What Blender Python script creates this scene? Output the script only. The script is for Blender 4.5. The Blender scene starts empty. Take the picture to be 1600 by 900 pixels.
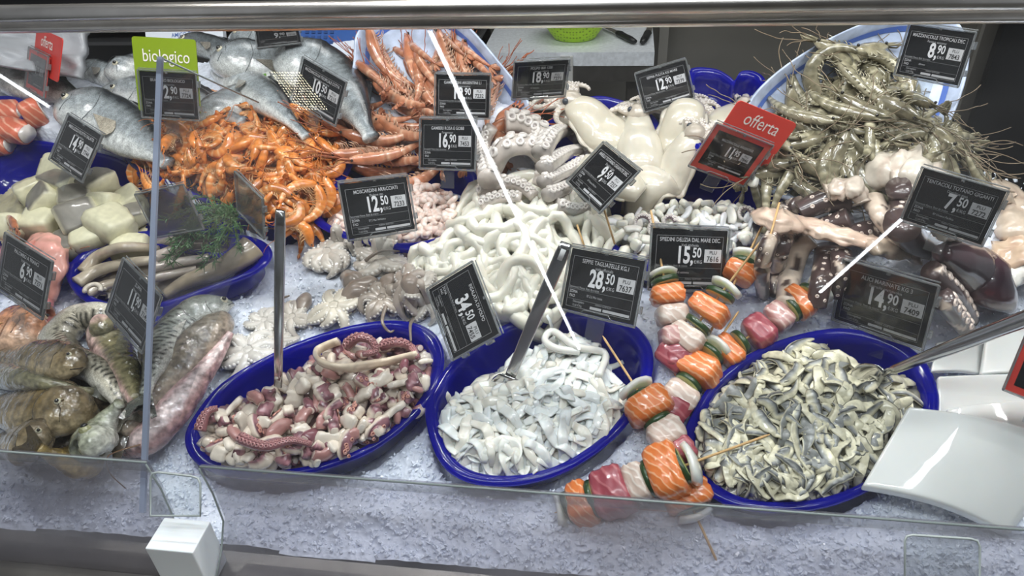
import bpy, math, random
import numpy as np
from mathutils import Matrix, Vector
random.seed(7); RNG = np.random.default_rng(11)
PI = math.pi
sc = bpy.context.scene
COL = sc.collection
# ------------------------------------------------------------------ camera
FPX = 1142.0
def nrm(a):
    a = np.asarray(a, float); return a/np.linalg.norm(a)
XC = nrm([8360, -325, 1142])
_c, _s = math.cos(math.radians(35)), math.sin(math.radians(35))
ZC = nrm([(0.0385*_c-0.1353*_s)/0.9901, _c, _s]); ZC = nrm(ZC-XC*np.dot(XC, ZC)); YC = np.cross(ZC, XC)
RW = np.array([XC, YC, ZC])                    # camera axes -> world
CAM = np.array([0.0, 0.0, 1.55])
cam = bpy.data.objects.new('camera', bpy.data.cameras.new('camera')); COL.objects.link(cam)
m4 = Matrix([[*RW[0], CAM[0]], [*RW[1], CAM[1]], [*RW[2], CAM[2]], [0, 0, 0, 1]])
cam.matrix_world = m4
cam.data.sensor_width = 36; cam.data.lens = 36*FPX/1600; cam.data.clip_start = 0.02; cam.data.clip_end = 60
sc.camera = cam
def ray(px, py):                                # direction scaled so that depth along the axis is 1
    return RW @ np.array([(px-800)/FPX, -(py-450)/FPX, -1.0])
def ptd(px, py, d): return CAM + ray(px, py)*d
def lin(h):
    if not isinstance(h, str): return h
    v = [int(h[i:i+2], 16)/255 for i in (1, 3, 5)]
    return tuple(x/12.92 if x <= .04045 else ((x+.055)/1.055)**2.4 for x in v)
sc.view_settings.view_transform = 'Standard'; sc.view_settings.look = 'None'
sc.view_settings.gamma = 1; sc.view_settings.use_curve_mapping = False
sc.view_settings.exposure = 0.32
w = bpy.data.worlds.new('world'); sc.world = w; w.use_nodes = True
w.node_tree.nodes['Background'].inputs[0].default_value = (0.90, 0.94, 1.0, 1)
w.node_tree.nodes['Background'].inputs[1].default_value = 0.24
# ------------------------------------------------------------------ display plane: u = world X, v = up the slope, h = off the surface
O = ptd(800, 750, 0.97)
_d = ptd(800, 150, 1.5)-O; SL = math.atan2(_d[2], _d[1])
EU = np.array([1.0, 0, 0]); EV = np.array([0, math.cos(SL), math.sin(SL)]); EN = np.array([0, -math.sin(SL), math.cos(SL)])
F = np.array([EU, EV, EN]).T                    # columns
def W(p): return O + np.asarray(p, float) @ F.T
CL = F.T @ (CAM-O)
def area(name, u, v, h, sx, sy, power, color=(1, .98, .95), tilt=0.0):
    l = bpy.data.lights.new(name, 'AREA'); l.shape = 'RECTANGLE'; l.size = sx; l.size_y = sy; l.energy = power; l.color = color
    o = bpy.data.objects.new(name, l); COL.objects.link(o); o.location = W((u, v, h)); o.rotation_euler = (tilt, 0, 0); return o
for i, u in enumerate((-0.85, -0.25, 0.35, 0.95)):
    area('counter_lamp', u, 0.62, 1.05, 0.30, 0.022, 3.0, (1, .975, .94), math.radians(-14))
    area('counter_lamp', u+0.3, 0.38, 1.35, 0.26, 0.022, 3.0, (.95, .98, 1), math.radians(-8))
l = bpy.data.lights.new('fill_light', 'AREA'); l.shape = 'RECTANGLE'; l.size = 2.6; l.size_y = .10; l.energy = 22; l.color = (.95, .98, 1)  # added fill above the camera, brightens the rail and the food fronts
o = bpy.data.objects.new('fill_light', l); COL.objects.link(o); o.location = (0, -.25, 2.94); o.rotation_euler = (math.radians(12), 0, 0)
area('back_lamp', 0.3, 1.9, 1.35, 1.8, 0.2, 9.0, (1, .98, .95), 0)
# ------------------------------------------------------------------ materials
def newmat(name):
    m = bpy.data.materials.new(name); m.use_nodes = True; nt = m.node_tree
    return m, nt, nt.nodes['Principled BSDF']
def wet(name, rough=0.25, mott=0.12, mscale=60, bump=0.15, bscale=150, sss=0.0, coat=0.0, spec=0.5, color=None, metallic=0.0, trans=0.0, rnd=0.0, scales=0):
    """base colour from the mesh's own colour attribute, softly mottled; wet film as roughness / coat"""
    m, nt, b = newmat(name); N, L = nt.nodes, nt.links
    if color is None:
        a = N.new('ShaderNodeAttribute'); a.attribute_name = 'Col'; src = a.outputs['Color']
    else:
        a = N.new('ShaderNodeRGB'); a.outputs[0].default_value = (*lin(color), 1); src = a.outputs[0]
    tc = N.new('ShaderNodeTexCoord')
    if mott or rnd:
        n = N.new('ShaderNodeTexNoise'); n.inputs['Scale'].default_value = mscale; n.inputs['Detail'].default_value = 3
        L.new(tc.outputs['Object'], n.inputs['Vector'])
        mr = N.new('ShaderNodeMapRange'); mr.inputs[1].default_value = .3; mr.inputs[2].default_value = .7
        mr.inputs[3].default_value = 1-mott; mr.inputs[4].default_value = 1+mott; L.new(n.outputs['Fac'], mr.inputs[0])
        fac = mr.outputs[0]
        if rnd:
            oi = N.new('ShaderNodeObjectInfo'); m2 = N.new('ShaderNodeMapRange'); m2.inputs[3].default_value = 1-rnd; m2.inputs[4].default_value = 1+rnd*.6
            L.new(oi.outputs['Random'], m2.inputs[0]); mm = N.new('ShaderNodeMath'); mm.operation = 'MULTIPLY'
            L.new(fac, mm.inputs[0]); L.new(m2.outputs[0], mm.inputs[1]); fac = mm.outputs[0]
        v = N.new('ShaderNodeVectorMath'); v.operation = 'SCALE'; L.new(src, v.inputs[0]); L.new(fac, v.inputs['Scale'])
        src = v.outputs[0]
    if scales:
        vo = N.new('ShaderNodeTexVoronoi'); vo.inputs['Scale'].default_value = scales; L.new(tc.outputs['Object'], vo.inputs['Vector'])
        mr = N.new('ShaderNodeMapRange'); mr.inputs[1].default_value = .15; mr.inputs[2].default_value = .75; mr.inputs[3].default_value = 1.12; mr.inputs[4].default_value = .72; L.new(vo.outputs['Distance'], mr.inputs[0])
        v = N.new('ShaderNodeVectorMath'); v.operation = 'SCALE'; L.new(src, v.inputs[0]); L.new(mr.outputs[0], v.inputs['Scale']); src = v.outputs[0]
    L.new(src, b.inputs['Base Color'])
    b.inputs['Roughness'].default_value = rough; b.inputs['Specular IOR Level'].default_value = spec
    b.inputs['Metallic'].default_value = metallic; b.inputs['Transmission Weight'].default_value = trans
    b.inputs['Coat Weight'].default_value = coat; b.inputs['Coat Roughness'].default_value = 0.035
    if sss:
        b.inputs['Subsurface Weight'].default_value = sss; b.inputs['Subsurface Radius'].default_value = (1, .7, .5); b.inputs['Subsurface Scale'].default_value = .006
    if bump:
        n = N.new('ShaderNodeTexNoise'); n.inputs['Scale'].default_value = bscale; n.inputs['Detail'].default_value = 2
        L.new(tc.outputs['Object'], n.inputs['Vector'])
        bp = N.new('ShaderNodeBump'); bp.inputs['Strength'].default_value = bump; bp.inputs['Distance'].default_value = .0006
        L.new((vo.outputs['Distance'] if scales else n.outputs['Fac']), bp.inputs['Height']); L.new(bp.outputs[0], b.inputs['Normal'])
        if coat: L.new(bp.outputs[0], b.inputs['Coat Normal'])
    return m
def pane_mat(name, tint=(1, 1, 1), fog=0.0, fogcol=(.6, .6, .62), ior=1.5, rough=0.0, smudge=0.0, gloss=1.0):
    """clear acrylic or glass sheet: fresnel reflection over straight-through light, with an optional film of fog"""
    m, nt, b = newmat(name); N, L = nt.nodes, nt.links; N.remove(b)
    out = N['Material Output']
    tr = N.new('ShaderNodeBsdfTransparent'); tr.inputs[0].default_value = (*tint, 1)
    gl = N.new('ShaderNodeBsdfGlossy'); gl.inputs['Roughness'].default_value = rough
    lw = N.new('ShaderNodeLayerWeight'); lw.inputs[0].default_value = .5
    pw = N.new('ShaderNodeMath'); pw.operation = 'POWER'; pw.inputs[1].default_value = 5; L.new(lw.outputs['Facing'], pw.inputs[0])
    f0 = ((ior-1)/(ior+1))**2; ma = N.new('ShaderNodeMath'); ma.operation = 'MULTIPLY_ADD'; ma.inputs[1].default_value = (1-f0)*gloss; ma.inputs[2].default_value = f0
    L.new(pw.outputs[0], ma.inputs[0]); mx = N.new('ShaderNodeMixShader'); L.new(ma.outputs[0], mx.inputs[0])
    last = tr.outputs[0]
    if fog:
        df = N.new('ShaderNodeBsdfDiffuse'); df.inputs[0].default_value = (*fogcol, 1)
        tl = N.new('ShaderNodeBsdfTranslucent'); tl.inputs[0].default_value = (*fogcol, 1)
        ad = N.new('ShaderNodeMixShader'); ad.inputs[0].default_value = .5; L.new(df.outputs[0], ad.inputs[1]); L.new(tl.outputs[0], ad.inputs[2])
        n = N.new('ShaderNodeTexNoise'); n.inputs['Scale'].default_value = 5; n.inputs['Detail'].default_value = 4
        tc = N.new('ShaderNodeTexCoord'); L.new(tc.outputs['Object'], n.inputs['Vector'])
        mr = N.new('ShaderNodeMapRange'); mr.inputs[1].default_value = .3; mr.inputs[2].default_value = .7
        mr.inputs[3].default_value = fog*(1-smudge); mr.inputs[4].default_value = fog*(1+smudge); L.new(n.outputs['Fac'], mr.inputs[0])
        fm = N.new('ShaderNodeMixShader'); L.new(mr.outputs[0], fm.inputs[0]); L.new(tr.outputs[0], fm.inputs[1]); L.new(ad.outputs[0], fm.inputs[2])
        last = fm.outputs[0]
    L.new(last, mx.inputs[1]); L.new(gl.outputs[0], mx.inputs[2]); L.new(mx.outputs[0], out.inputs[0])
    return m
def emit(name, col, s):
    m, nt, b = newmat(name); b.inputs['Base Color'].default_value = (*lin(col), 1)
    b.inputs['Emission Color'].default_value = (*lin(col), 1); b.inputs['Emission Strength'].default_value = s; return m
MAT = {}
MAT['shrimp'] = wet('shrimp_shell', .25, .22, 90, .25, 260, coat=1.0, rnd=.22)
MAT['grey_shrimp'] = wet('grey_shrimp_shell', .2, .35, 120, .3, 300, coat=1.0, rnd=.35)
MAT['fish'] = wet('fish_skin', .26, .22, 90, .3, 700, coat=1.0, scales=430)
MAT['goby'] = wet('mottled_fish_skin', .24, .55, 95, 1.0, 75, coat=.9)
MAT['goby'].node_tree.nodes['Bump'].inputs['Distance'].default_value = .0032
MAT['white'] = wet('white_flesh', .3, .05, 60, .12, 120, sss=.25, coat=1.0, rnd=.06)
MAT['soft'] = wet('soft_flesh', .28, .14, 70, .22, 220, coat=1.0, rnd=.12)
MAT['dry'] = wet('plain_flesh', .4, .12, 90, .2, 200, coat=.2, rnd=.1)
MAT['kebab'] = wet('cut_flesh', .3, .1, 70, .15, 220, coat=.5)
MAT['anchovy'] = wet('anchovy_flesh', .25, .2, 120, .2, 320, coat=.6, rnd=.22)
MAT['thread'] = wet('thin_feelers', .4, 0, bump=0)
MAT['plain'] = wet('painted_plastic', .35, 0, bump=0)
MAT['print'] = wet('printed_ink', .55, 0, bump=0)
MAT['clear'] = pane_mat('clear_acrylic', (.93, .95, .95), .05, (.7, .72, .73), 1.49)
MAT['holder'] = pane_mat('card_sleeve_plastic', (.62, .64, .65), .12, (.5, .52, .53), 1.5, .05, .5)
MAT['steel'] = wet('brushed_steel', .28, .1, 30, .08, 60, metallic=1.0, color='#d9d6d1')
MAT['dsteel'] = wet('worn_steel', .38, .2, 12, .15, 40, metallic=1.0, color='#a3a09a')
MAT['wood'] = wet('bamboo', .55, .15, 60, .1, 200, color='#cfa873')
MAT['screen'] = wet('dark_display_film', .12, 0, bump=0, color='#17181b')
MAT['screen'].node_tree.nodes['Principled BSDF'].inputs['Specular IOR Level'].default_value = .35
def blue_plastic():
    m, nt, b = newmat('cobalt_plastic'); N, L = nt.nodes, nt.links
    b.inputs['Base Color'].default_value = (.004, .006, .24, 1); b.inputs['Roughness'].default_value = .12
    b.inputs['Coat Weight'].default_value = .5
    tl = N.new('ShaderNodeBsdfTranslucent'); tl.inputs[0].default_value = (.004, .02, 1.0, 1)
    mx = N.new('ShaderNodeMixShader'); mx.inputs[0].default_value = .45
    L.new(b.outputs[0], mx.inputs[1]); L.new(tl.outputs[0], mx.inputs[2]); L.new(mx.outputs[0], N['Material Output'].inputs[0]); return m
MAT['blue'] = blue_plastic()
def ice_mat(name, base, rough, trans):
    m, nt, b = newmat(name); N, L = nt.nodes, nt.links
    b.inputs['Base Color'].default_value = (*base, 1); b.inputs['Roughness'].default_value = rough; b.inputs['IOR'].default_value = 1.31
    b.inputs['Specular IOR Level'].default_value = .8
    tl = N.new('ShaderNodeBsdfTranslucent'); tl.inputs[0].default_value = (.75, .82, 1, 1)
    tc = N.new('ShaderNodeTexCoord'); n = N.new('ShaderNodeTexVoronoi'); n.inputs['Scale'].default_value = 160
    n2 = N.new('ShaderNodeTexNoise'); n2.inputs['Scale'].default_value = 90; n2.inputs['Detail'].default_value = 4
    L.new(tc.outputs['Object'], n.inputs['Vector']); L.new(tc.outputs['Object'], n2.inputs['Vector'])
    ad = N.new('ShaderNodeMath'); ad.operation = 'ADD'; L.new(n.outputs['Distance'], ad.inputs[0]); L.new(n2.outputs[0], ad.inputs[1])
    bp = N.new('ShaderNodeBump'); bp.inputs['Strength'].default_value = .6; bp.inputs['Distance'].default_value = .0025
    L.new(ad.outputs[0], bp.inputs['Height']); L.new(bp.outputs[0], b.inputs['Normal'])
    mx = N.new('ShaderNodeMixShader'); mx.inputs[0].default_value = trans
    L.new(b.outputs[0], mx.inputs[1]); L.new(tl.outputs[0], mx.inputs[2]); L.new(mx.outputs[0], N['Material Output'].inputs[0]); return m
MAT['ice'] = ice_mat('crushed_ice', (.84, .89, 1.0), .14, .15)
# ------------------------------------------------------------------ mesh builder
class MB:
    def __init__(s): s.v = []; s.f = []; s.c = []; s.n = 0
    def add(s, v, f, c):
        v = np.asarray(v, float).reshape(-1, 3); k = len(v)
        c = np.asarray(lin(c) if isinstance(c, str) else c, float)
        if c.ndim == 1: c = np.tile(c[:3], (k, 1))
        s.v.append(v); s.c.append(c[:, :3]); s.f += [tuple(i+s.n for i in q) for q in f]; s.n += k; return s
    def xf(s, M3, t=(0, 0, 0)):
        s.v = [q @ np.asarray(M3).T + np.asarray(t) for q in s.v]; return s
    def merge(s, o, M3=None, t=(0, 0, 0)):
        for v, c in zip([np.concatenate(o.v)], [np.concatenate(o.c)]):
            s.add(v if M3 is None else v @ np.asarray(M3).T + np.asarray(t), o.f, c)
        return s
    def box(s, x0, x1, y0, y1, z0, z1, c):
        v = [(x, y, z) for z in (z0, z1) for y in (y0, y1) for x in (x0, x1)]
        return s.add(v, [(0, 2, 3, 1), (4, 5, 7, 6), (0, 1, 5, 4), (2, 6, 7, 3), (0, 4, 6, 2), (1, 3, 7, 5)], c)
    def loft(s, P, rx, ry, up=(0, 0, 1), n=10, col='#ffffff', closed=False, cap=True, power=1.0, twist=None, wob=None):
        P = np.asarray(P, float); N = len(P)
        rx = np.broadcast_to(np.asarray(rx, float), (N,)); ry = np.broadcast_to(np.asarray(ry, float), (N,))
        T = (np.roll(P, -1, 0)-np.roll(P, 1, 0)) if closed else np.gradient(P, axis=0)
        T /= np.linalg.norm(T, axis=1, keepdims=True)+1e-12
        U = np.broadcast_to(np.asarray(up, float), (N, 3))
        S = np.cross(U, T); l = np.linalg.norm(S, axis=1, keepdims=True)
        for i in range(N):
            if l[i] < .15: S[i] = S[i-1] if i else np.cross([1, .1, 0], T[i])
        S /= np.linalg.norm(S, axis=1, keepdims=True)+1e-12
        Uv = np.cross(T, S)
        if twist is not None:
            tw = np.broadcast_to(np.asarray(twist, float), (N,))[:, None]
            S, Uv = S*np.cos(tw)+Uv*np.sin(tw), Uv*np.cos(tw)-S*np.sin(tw)
        a = np.arange(n)/n*2*PI; ca, sa = np.cos(a), np.sin(a)
        if power != 1: ca = np.sign(ca)*abs(ca)**power; sa = np.sign(sa)*abs(sa)**power
        R = np.ones((N, n)) if wob is None else wob
        V = P[:, None]+S[:, None]*(rx[:, None]*ca*R)[..., None]+Uv[:, None]*(ry[:, None]*sa*R)[..., None]
        V = V.reshape(-1, 3); f = []
        for i in range(N if closed else N-1):
            j = (i+1) % N
            for k in range(n):
                k2 = (k+1) % n; f.append((i*n+k, i*n+k2, j*n+k2, j*n+k))
        if callable(col):
            C = np.array([[col(i/(N-1), a[k]) for k in range(n)] for i in range(N)], float).reshape(-1, 3)
        else:
            C = np.asarray(lin(col), float)
            C = np.tile(C, (N*n, 1)) if C.ndim == 1 else np.repeat(C, n, 0)
        if cap and not closed:
            V = np.vstack([V, P[0], P[-1]]); C = np.vstack([C, C[0], C[(N-1)*n]]); b = N*n
            for k in range(n):
                k2 = (k+1) % n; f.append((b, k2, k)); f.append((b+1, (N-1)*n+k, (N-1)*n+k2))
        return s.add(V, f, C)
    def ball(s, p, r, c, sx=1, sy=1, sz=1, n=8):
        th = np.linspace(0, PI, n//2+2)[1:-1]; P = [(0, 0, math.cos(t)) for t in th]; rr = np.sin(th)
        k = len(th); V = []; f = []
        for t, q in zip(th, rr):
            for j in range(n): V.append((q*math.cos(j/n*2*PI)*r*sx, q*math.sin(j/n*2*PI)*r*sy, math.cos(t)*r*sz))
        V += [(0, 0, r*sz), (0, 0, -r*sz)]
        for i in range(k-1):
            for j in range(n): f.append((i*n+j, (i+1)*n+j, (i+1)*n+(j+1) % n, i*n+(j+1) % n))
        for j in range(n):
            f.append((k*n, j, (j+1) % n)); f.append((k*n+1, (k-1)*n+(j+1) % n, (k-1)*n+j))
        return s.add(np.array(V)+np.asarray(p), f, c)
    def poly(s, pts, th, c, nrmv=(0, 0, 1)):
        """flat polygon with a thickness th along nrmv"""
        P = np.asarray(pts, float); n = len(P); d = np.asarray(nrmv, float)*th
        f = [tuple(range(n)), tuple(range(2*n-1, n-1, -1))]+[(i, n+i, n+(i+1) % n, (i+1) % n) for i in range(n)]
        return s.add(np.vstack([P+d, P]), f, c)
    def mesh(s, name, mat, smooth=True, origin=None):
        me = bpy.data.meshes.new(name); V = np.concatenate(s.v)
        if origin is not None: V = V-np.asarray(origin)
        me.from_pydata(V.tolist(), [], s.f)
        at = me.color_attributes.new('Col', 'FLOAT_COLOR', 'POINT'); C = np.ones((len(V), 4), np.float32); C[:, :3] = np.clip(np.concatenate(s.c), 0, 1)
        at.data.foreach_set('color', C.ravel())
        if smooth: me.shade_smooth()
        me.materials.append(MAT[mat] if isinstance(mat, str) else mat); me.update(); return me
    def cen(s): V = np.concatenate(s.v); return (V.min(0)+V.max(0))/2
    def obj(s, name, mat, parent=None, smooth=True, origin=None):
        if parent is None and origin is None: origin = s.cen()
        if parent is not None and origin is None and parent.get('_o') is not None: origin = parent['_o']
        me = s.mesh(name, mat, smooth, origin); o = bpy.data.objects.new(name, me); COL.objects.link(o)
        if parent is None: o.location = origin; o['_o'] = [float(x) for x in origin]
        else: o.parent = parent
        return o
def tag(o, label, cat, group=None, kind=None):
    if kind: o['kind'] = kind
    if label: o['label'] = label
    if cat: o['category'] = cat
    if group: o['group'] = group
    return o
def empty(name, loc, label=None, cat=None, group=None):
    o = bpy.data.objects.new(name, None); COL.objects.link(o); o.location = loc; o['_o'] = [float(x) for x in loc]; o.empty_display_size = .02
    return tag(o, label, cat, group)
def struct(o, label=None):
    o['kind'] = 'structure'
    if label: o['label'] = label
    return o
def spline(pts, n, closed=False):
    P = np.asarray(pts, float); k = len(P); out = []
    seg = k if closed else k-1
    for t in np.linspace(0, seg, n, endpoint=not closed):
        i = min(int(t), seg-1); u = t-i
        g = (lambda j: P[j % k]) if closed else (lambda j: P[min(max(j, 0), k-1)])
        a, b, c, d = g(i-1), g(i), g(i+1), g(i+2)
        out.append(.5*((2*b)+(-a+c)*u+(2*a-5*b+4*c-d)*u*u+(-a+3*b-3*c+d)*u**3))
    return np.array(out)
def rotm(axis, a): return np.array(Matrix.Rotation(a, 3, Vector(axis)))
def mix(a, b, t): a, b = np.asarray(lin(a), float), np.asarray(lin(b), float); t = min(max(t, 0), 1); return a*(1-t)+b*t
def sstep(x, a, b): x = np.clip((x-a)/(b-a), 0, 1); return x*x*(3-2*x)
# ------------------------------------------------------------------ height map of the display, in (u, v)
RES = .004; U0, U1, V0, V1 = -1.35, 1.2, -.24, 1.08
NU, NV = int((U1-U0)/RES)+1, int((V1-V0)/RES)+1
UU, VV = np.meshgrid(U0+np.arange(NU)*RES, V0+np.arange(NV)*RES, indexing='ij')
def noise(shape, cell, seed):
    r = np.random.default_rng(seed); nx, ny = int(shape[0]/cell)+3, int(shape[1]/cell)+3; g = r.random((nx, ny))
    x = np.arange(shape[0])/cell; y = np.arange(shape[1])/cell; i = x.astype(int); j = y.astype(int)
    fx = x-i; fy = y-j; fx = (fx*fx*(3-2*fx))[:, None]; fy = (fy*fy*(3-2*fy))[None]
    return (g[np.ix_(i, j)]*(1-fx)+g[np.ix_(i+1, j)]*fx)*(1-fy)+(g[np.ix_(i, j+1)]*(1-fx)+g[np.ix_(i+1, j+1)]*fx)*fy
H = .012*(noise((NU, NV), 30, 1)-.5)+.012*(noise((NU, NV), 9, 2)-.5)
H += .35*np.maximum(0, VV-.62)**1.5
def hs(u, v, h=None):
    h = H if h is None else h
    i = np.clip(((np.asarray(u)-U0)/RES+.5).astype(int), 0, NU-1); j = np.clip(((np.asarray(v)-V0)/RES+.5).astype(int), 0, NV-1)
    return h[i, j]
_T = np.arange(.55, 2.2, .003)
def hit(px, py, dh=0.0):
    D = F.T @ ray(px, py); Q = CL+D*_T[:, None]
    k = np.argmax(Q[:, 2] <= hs(Q[:, 0], Q[:, 1])+dh)
    if Q[k, 2] > hs(Q[k, 0], Q[k, 1])+dh: k = len(_T)-1
    return Q[k]
def onp(px, py, h=0.0):
    D = F.T @ ray(px, py); t = (h-CL[2])/D[2]; return CL+D*t
def depth(q): return -float(((W(q)-CAM) @ RW)[2])
def inpoly(x, y, P):
    x, y = np.asarray(x), np.asarray(y); r = np.zeros(x.shape, bool); n = len(P); j = n-1
    for i in range(n):
        xi, yi, xj, yj = P[i][0], P[i][1], P[j][0], P[j][1]
        r ^= ((yi > y) != (yj > y)) & (x < (xj-xi)*(y-yi)/(yj-yi+1e-12)+xi); j = i
    return r
class Outline:
    """closed outline in (u, v) taken at height h; rf = radial fraction about its centre"""
    def __init__(s, px, h, smooth=True):
        P = spline(px, 72, True) if smooth else np.asarray(px, float)
        s.P = np.array([onp(x, y, h)[:2] for x, y in P]); s.c = (s.P.min(0)+s.P.max(0))/2; s.h = h
        a = np.arctan2(s.P[:, 1]-s.c[1], s.P[:, 0]-s.c[0]); r = np.linalg.norm(s.P-s.c, axis=1); k = np.argsort(a)
        s.a = np.concatenate([a[k]-2*PI, a[k], a[k]+2*PI]); s.r = np.tile(r[k], 3)
    def rf(s, u, v):
        a = np.arctan2(v-s.c[1], u-s.c[0]); return np.hypot(u-s.c[0], v-s.c[1])/np.interp(a, s.a, s.r)
def dome(px, py, ru, rv, h, p=1.0):
    q = onp(px, py, 0); global H
    H += h*np.maximum(0, 1-((UU-q[0])/ru)**2-((VV-q[1])/rv)**2)**p
# ================================================================== the shop around the counter
def quad(pts, name, c, mat='plain', th=.01, nv=(0, 0, 1), parent=None):
    return MB().poly(pts, th, c, nv).obj(name, mat, parent, smooth=False)
fl = struct(quad([(-4, -3, 0), (4, -3, 0), (4, 4.5, 0), (-4, 4.5, 0)], 'floor', '#6b6862', th=-.05), 'grey shop floor')
MAT['wallgrey'] = wet('grey_wall_sheet', .5, .12, 3, .1, 20, color='#77756f', spec=.3)
struct(quad([(-4, 3.2, 0), (4, 3.2, 0), (4, 3.2, 3), (-4, 3.2, 3)], 'wall_back', '#77756f', MAT['wallgrey'], .05, (0, 1, 0)), 'dull grey panelled wall behind the counter')
struct(quad([(-4, -3, 0), (4, -3, 0), (4, -3, 3), (-4, -3, 3)], 'wall_front', '#6a6764', 'plain', -.05, (0, 1, 0)))
struct(quad([(-4, -3, 3), (4, -3, 3), (4, 4.5, 3), (-4, 4.5, 3)], 'ceiling', '#bdbdba', 'plain', .05), 'dark shop ceiling')
# front glass plane: runs along X, square to the line of sight
G0 = ptd(800, 440, .80); fw = ray(800, 450); fw = fw/np.linalg.norm(fw); NG = nrm([0, fw[1], fw[2]]); GD = np.array([0, NG[2], -NG[1]])
if GD[2] < 0: GD = -GD
def onglass(px, py, off=0.0):
    r = ray(px, py); return CAM+r*(np.dot(G0+NG*off-CAM, NG)/np.dot(r, NG))
def mirror_to_ceiling(px, py, z):
    q = onglass(px, py); r = ray(px, py); r = r-2*np.dot(r, NG)*NG; return q+r*((z-q[2])/r[2])
MAT['led'] = emit('led_tube', '#f4f8ff', 17); MAT['led2'] = emit('led_panel_dots', '#fff3d0', 28)
led_lab = ['long LED tube on the ceiling whose white streak crosses the front glass', 'short LED tube whose streak shows over the squid tentacles', 'LED tube whose faint streak shows over the trout']
for k, (a, b, wd, zz) in enumerate([((652, 6), (905, 545), .017, 2.9), ((1282, 456), (1408, 343), .017, 2.9), ((-40, 92), (76, 166), .016, 2.9)]):
    A, B = mirror_to_ceiling(*a, zz), mirror_to_ceiling(*b, zz)
    d = nrm(B-A); sd = nrm(np.cross(d, (0, 0, 1)))*wd/2
    o = MB().poly([A-sd*1.7, B-sd*1.7, B+sd*1.7, A+sd*1.7], .06, '#c8c8c8').obj('tube_lamp', 'plain', None, False)
    tag(o, led_lab[k], 'lamp')
    MB().loft([A-(0, 0, .001), B-(0, 0, .001)], wd/2, wd/2, up=(0, 0, 1), n=10, col='#ffffff').obj('led_tube', 'led', o)
for k, cs in enumerate([[(421, 110), (468, 110), (514, 171), (464, 171)]]):
    Q = [mirror_to_ceiling(x, y, 2.9) for x, y in cs]
    o = MB().poly(Q, .05, '#2a2a2a').obj('panel_lamp', 'plain', None, False)
    tag(o, 'square LED panel lamp mirrored as a dotted patch beside the 10,50 card', 'lamp')
    mb = MB()
    for i in range(11):
        for j in range(15):
            s, t = (i+.5)/11, (j+.5)/15
            p = Q[0]*(1-s)*(1-t)+Q[1]*s*(1-t)+Q[2]*s*t+Q[3]*(1-s)*t
            mb.ball(p-(0, 0, .004), .0027, '#ffffff', 1, 1, .5, 6)
    mb.obj('diode_array', 'led2', o)
# back worktop with cutting board (behind the fishmonger's aisle)
bw = ptd(890, 80, 2.35); yb, zb = bw[1], bw[2]
def onz(px, py, z): r = ray(px, py); return CAM+r*((z-CAM[2])/r[2])
LB = onz(752, 84, zb); RB = onz(1023, 84, zb)
mb = MB().box(LB[0], RB[0]-.02, yb, yb+.62, zb-.10, zb-.045, '#8d8d8a')
wt = mb.obj('back_worktop', 'steel', None, False); tag(wt, 'steel worktop carrying the white cutting board behind the counter', 'worktop')
MB().box(LB[0]+.02, LB[0]+.06, yb+.05, yb+.55, 0, zb-.10, '#77746f').obj('leg', 'dsteel', wt, False)
MB().box(RB[0]-.08, RB[0]-.04, yb+.05, yb+.55, 0, zb-.10, '#77746f').obj('leg', 'dsteel', wt, False)
mb = MB().box(LB[0], RB[0], yb-.012, yb+.60, zb-.044, zb, '#e9eef4')
tag(mb.obj('cutting_board', 'dry', None, False), 'long white plastic cutting board on the back worktop', 'cutting board')
# steel bracket at the board's middle
bx = onz(885, 84, zb)[0]
mb = MB().box(bx-.02, bx+.02, yb-.03, yb-.013, zb-.16, zb-.01, '#c9c9c6').ball((bx-.007, yb-.031, zb-.03), .003, '#222222').ball((bx+.007, yb-.031, zb-.03), .003, '#222222')
tag(mb.obj('board_clip', 'plain', None, False), 'pale metal clip with two dark screws holding the cutting board', 'clip')
# green colander
cc = onz(898, 60, zb); prof = [(.062, .0), (.07, .004), (.092, .035), (.115, .075), (.125, .078)]
mb = MB(); n = 40; V = []; f = []
for r, z in prof+[(r-.003, z+.001) for r, z in prof[::-1]]:
    for k in range(n): V.append((cc[0]+r*math.cos(k/n*2*PI), cc[1]+r*.8*math.sin(k/n*2*PI), zb+.001+z))
K = 2*len(prof)
for i in range(K-1):
    for k in range(n): f.append((i*n+k, i*n+(k+1) % n, (i+1)*n+(k+1) % n, (i+1)*n+k))
f.append(tuple(range(n))[::-1]); f.append(tuple((K-1)*n+k for k in range(n)))
def colander():
    m, nt, b = newmat('lime_plastic'); N, L = nt.nodes, nt.links
    tc = N.new('ShaderNodeTexCoord'); vo = N.new('ShaderNodeTexVoronoi'); vo.inputs['Scale'].default_value = 95; vo.inputs['Randomness'].default_value = .1
    L.new(tc.outputs['Object'], vo.inputs['Vector']); r = N.new('ShaderNodeValToRGB'); L.new(vo.outputs['Distance'], r.inputs[0])
    r.color_ramp.elements[0].position = .25; r.color_ramp.elements[0].color = (*lin('#7a9c16'), 1); r.color_ramp.elements[1].position = .4; r.color_ramp.elements[1].color = (*lin('#b6e02c'), 1)
    L.new(r.outputs[0], b.inputs['Base Color']); b.inputs['Roughness'].default_value = .4; return m
tag(mb.add(V, f, '#a8e02a').obj('colander', colander()), 'lime green perforated colander on the cutting board', 'colander')
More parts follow.
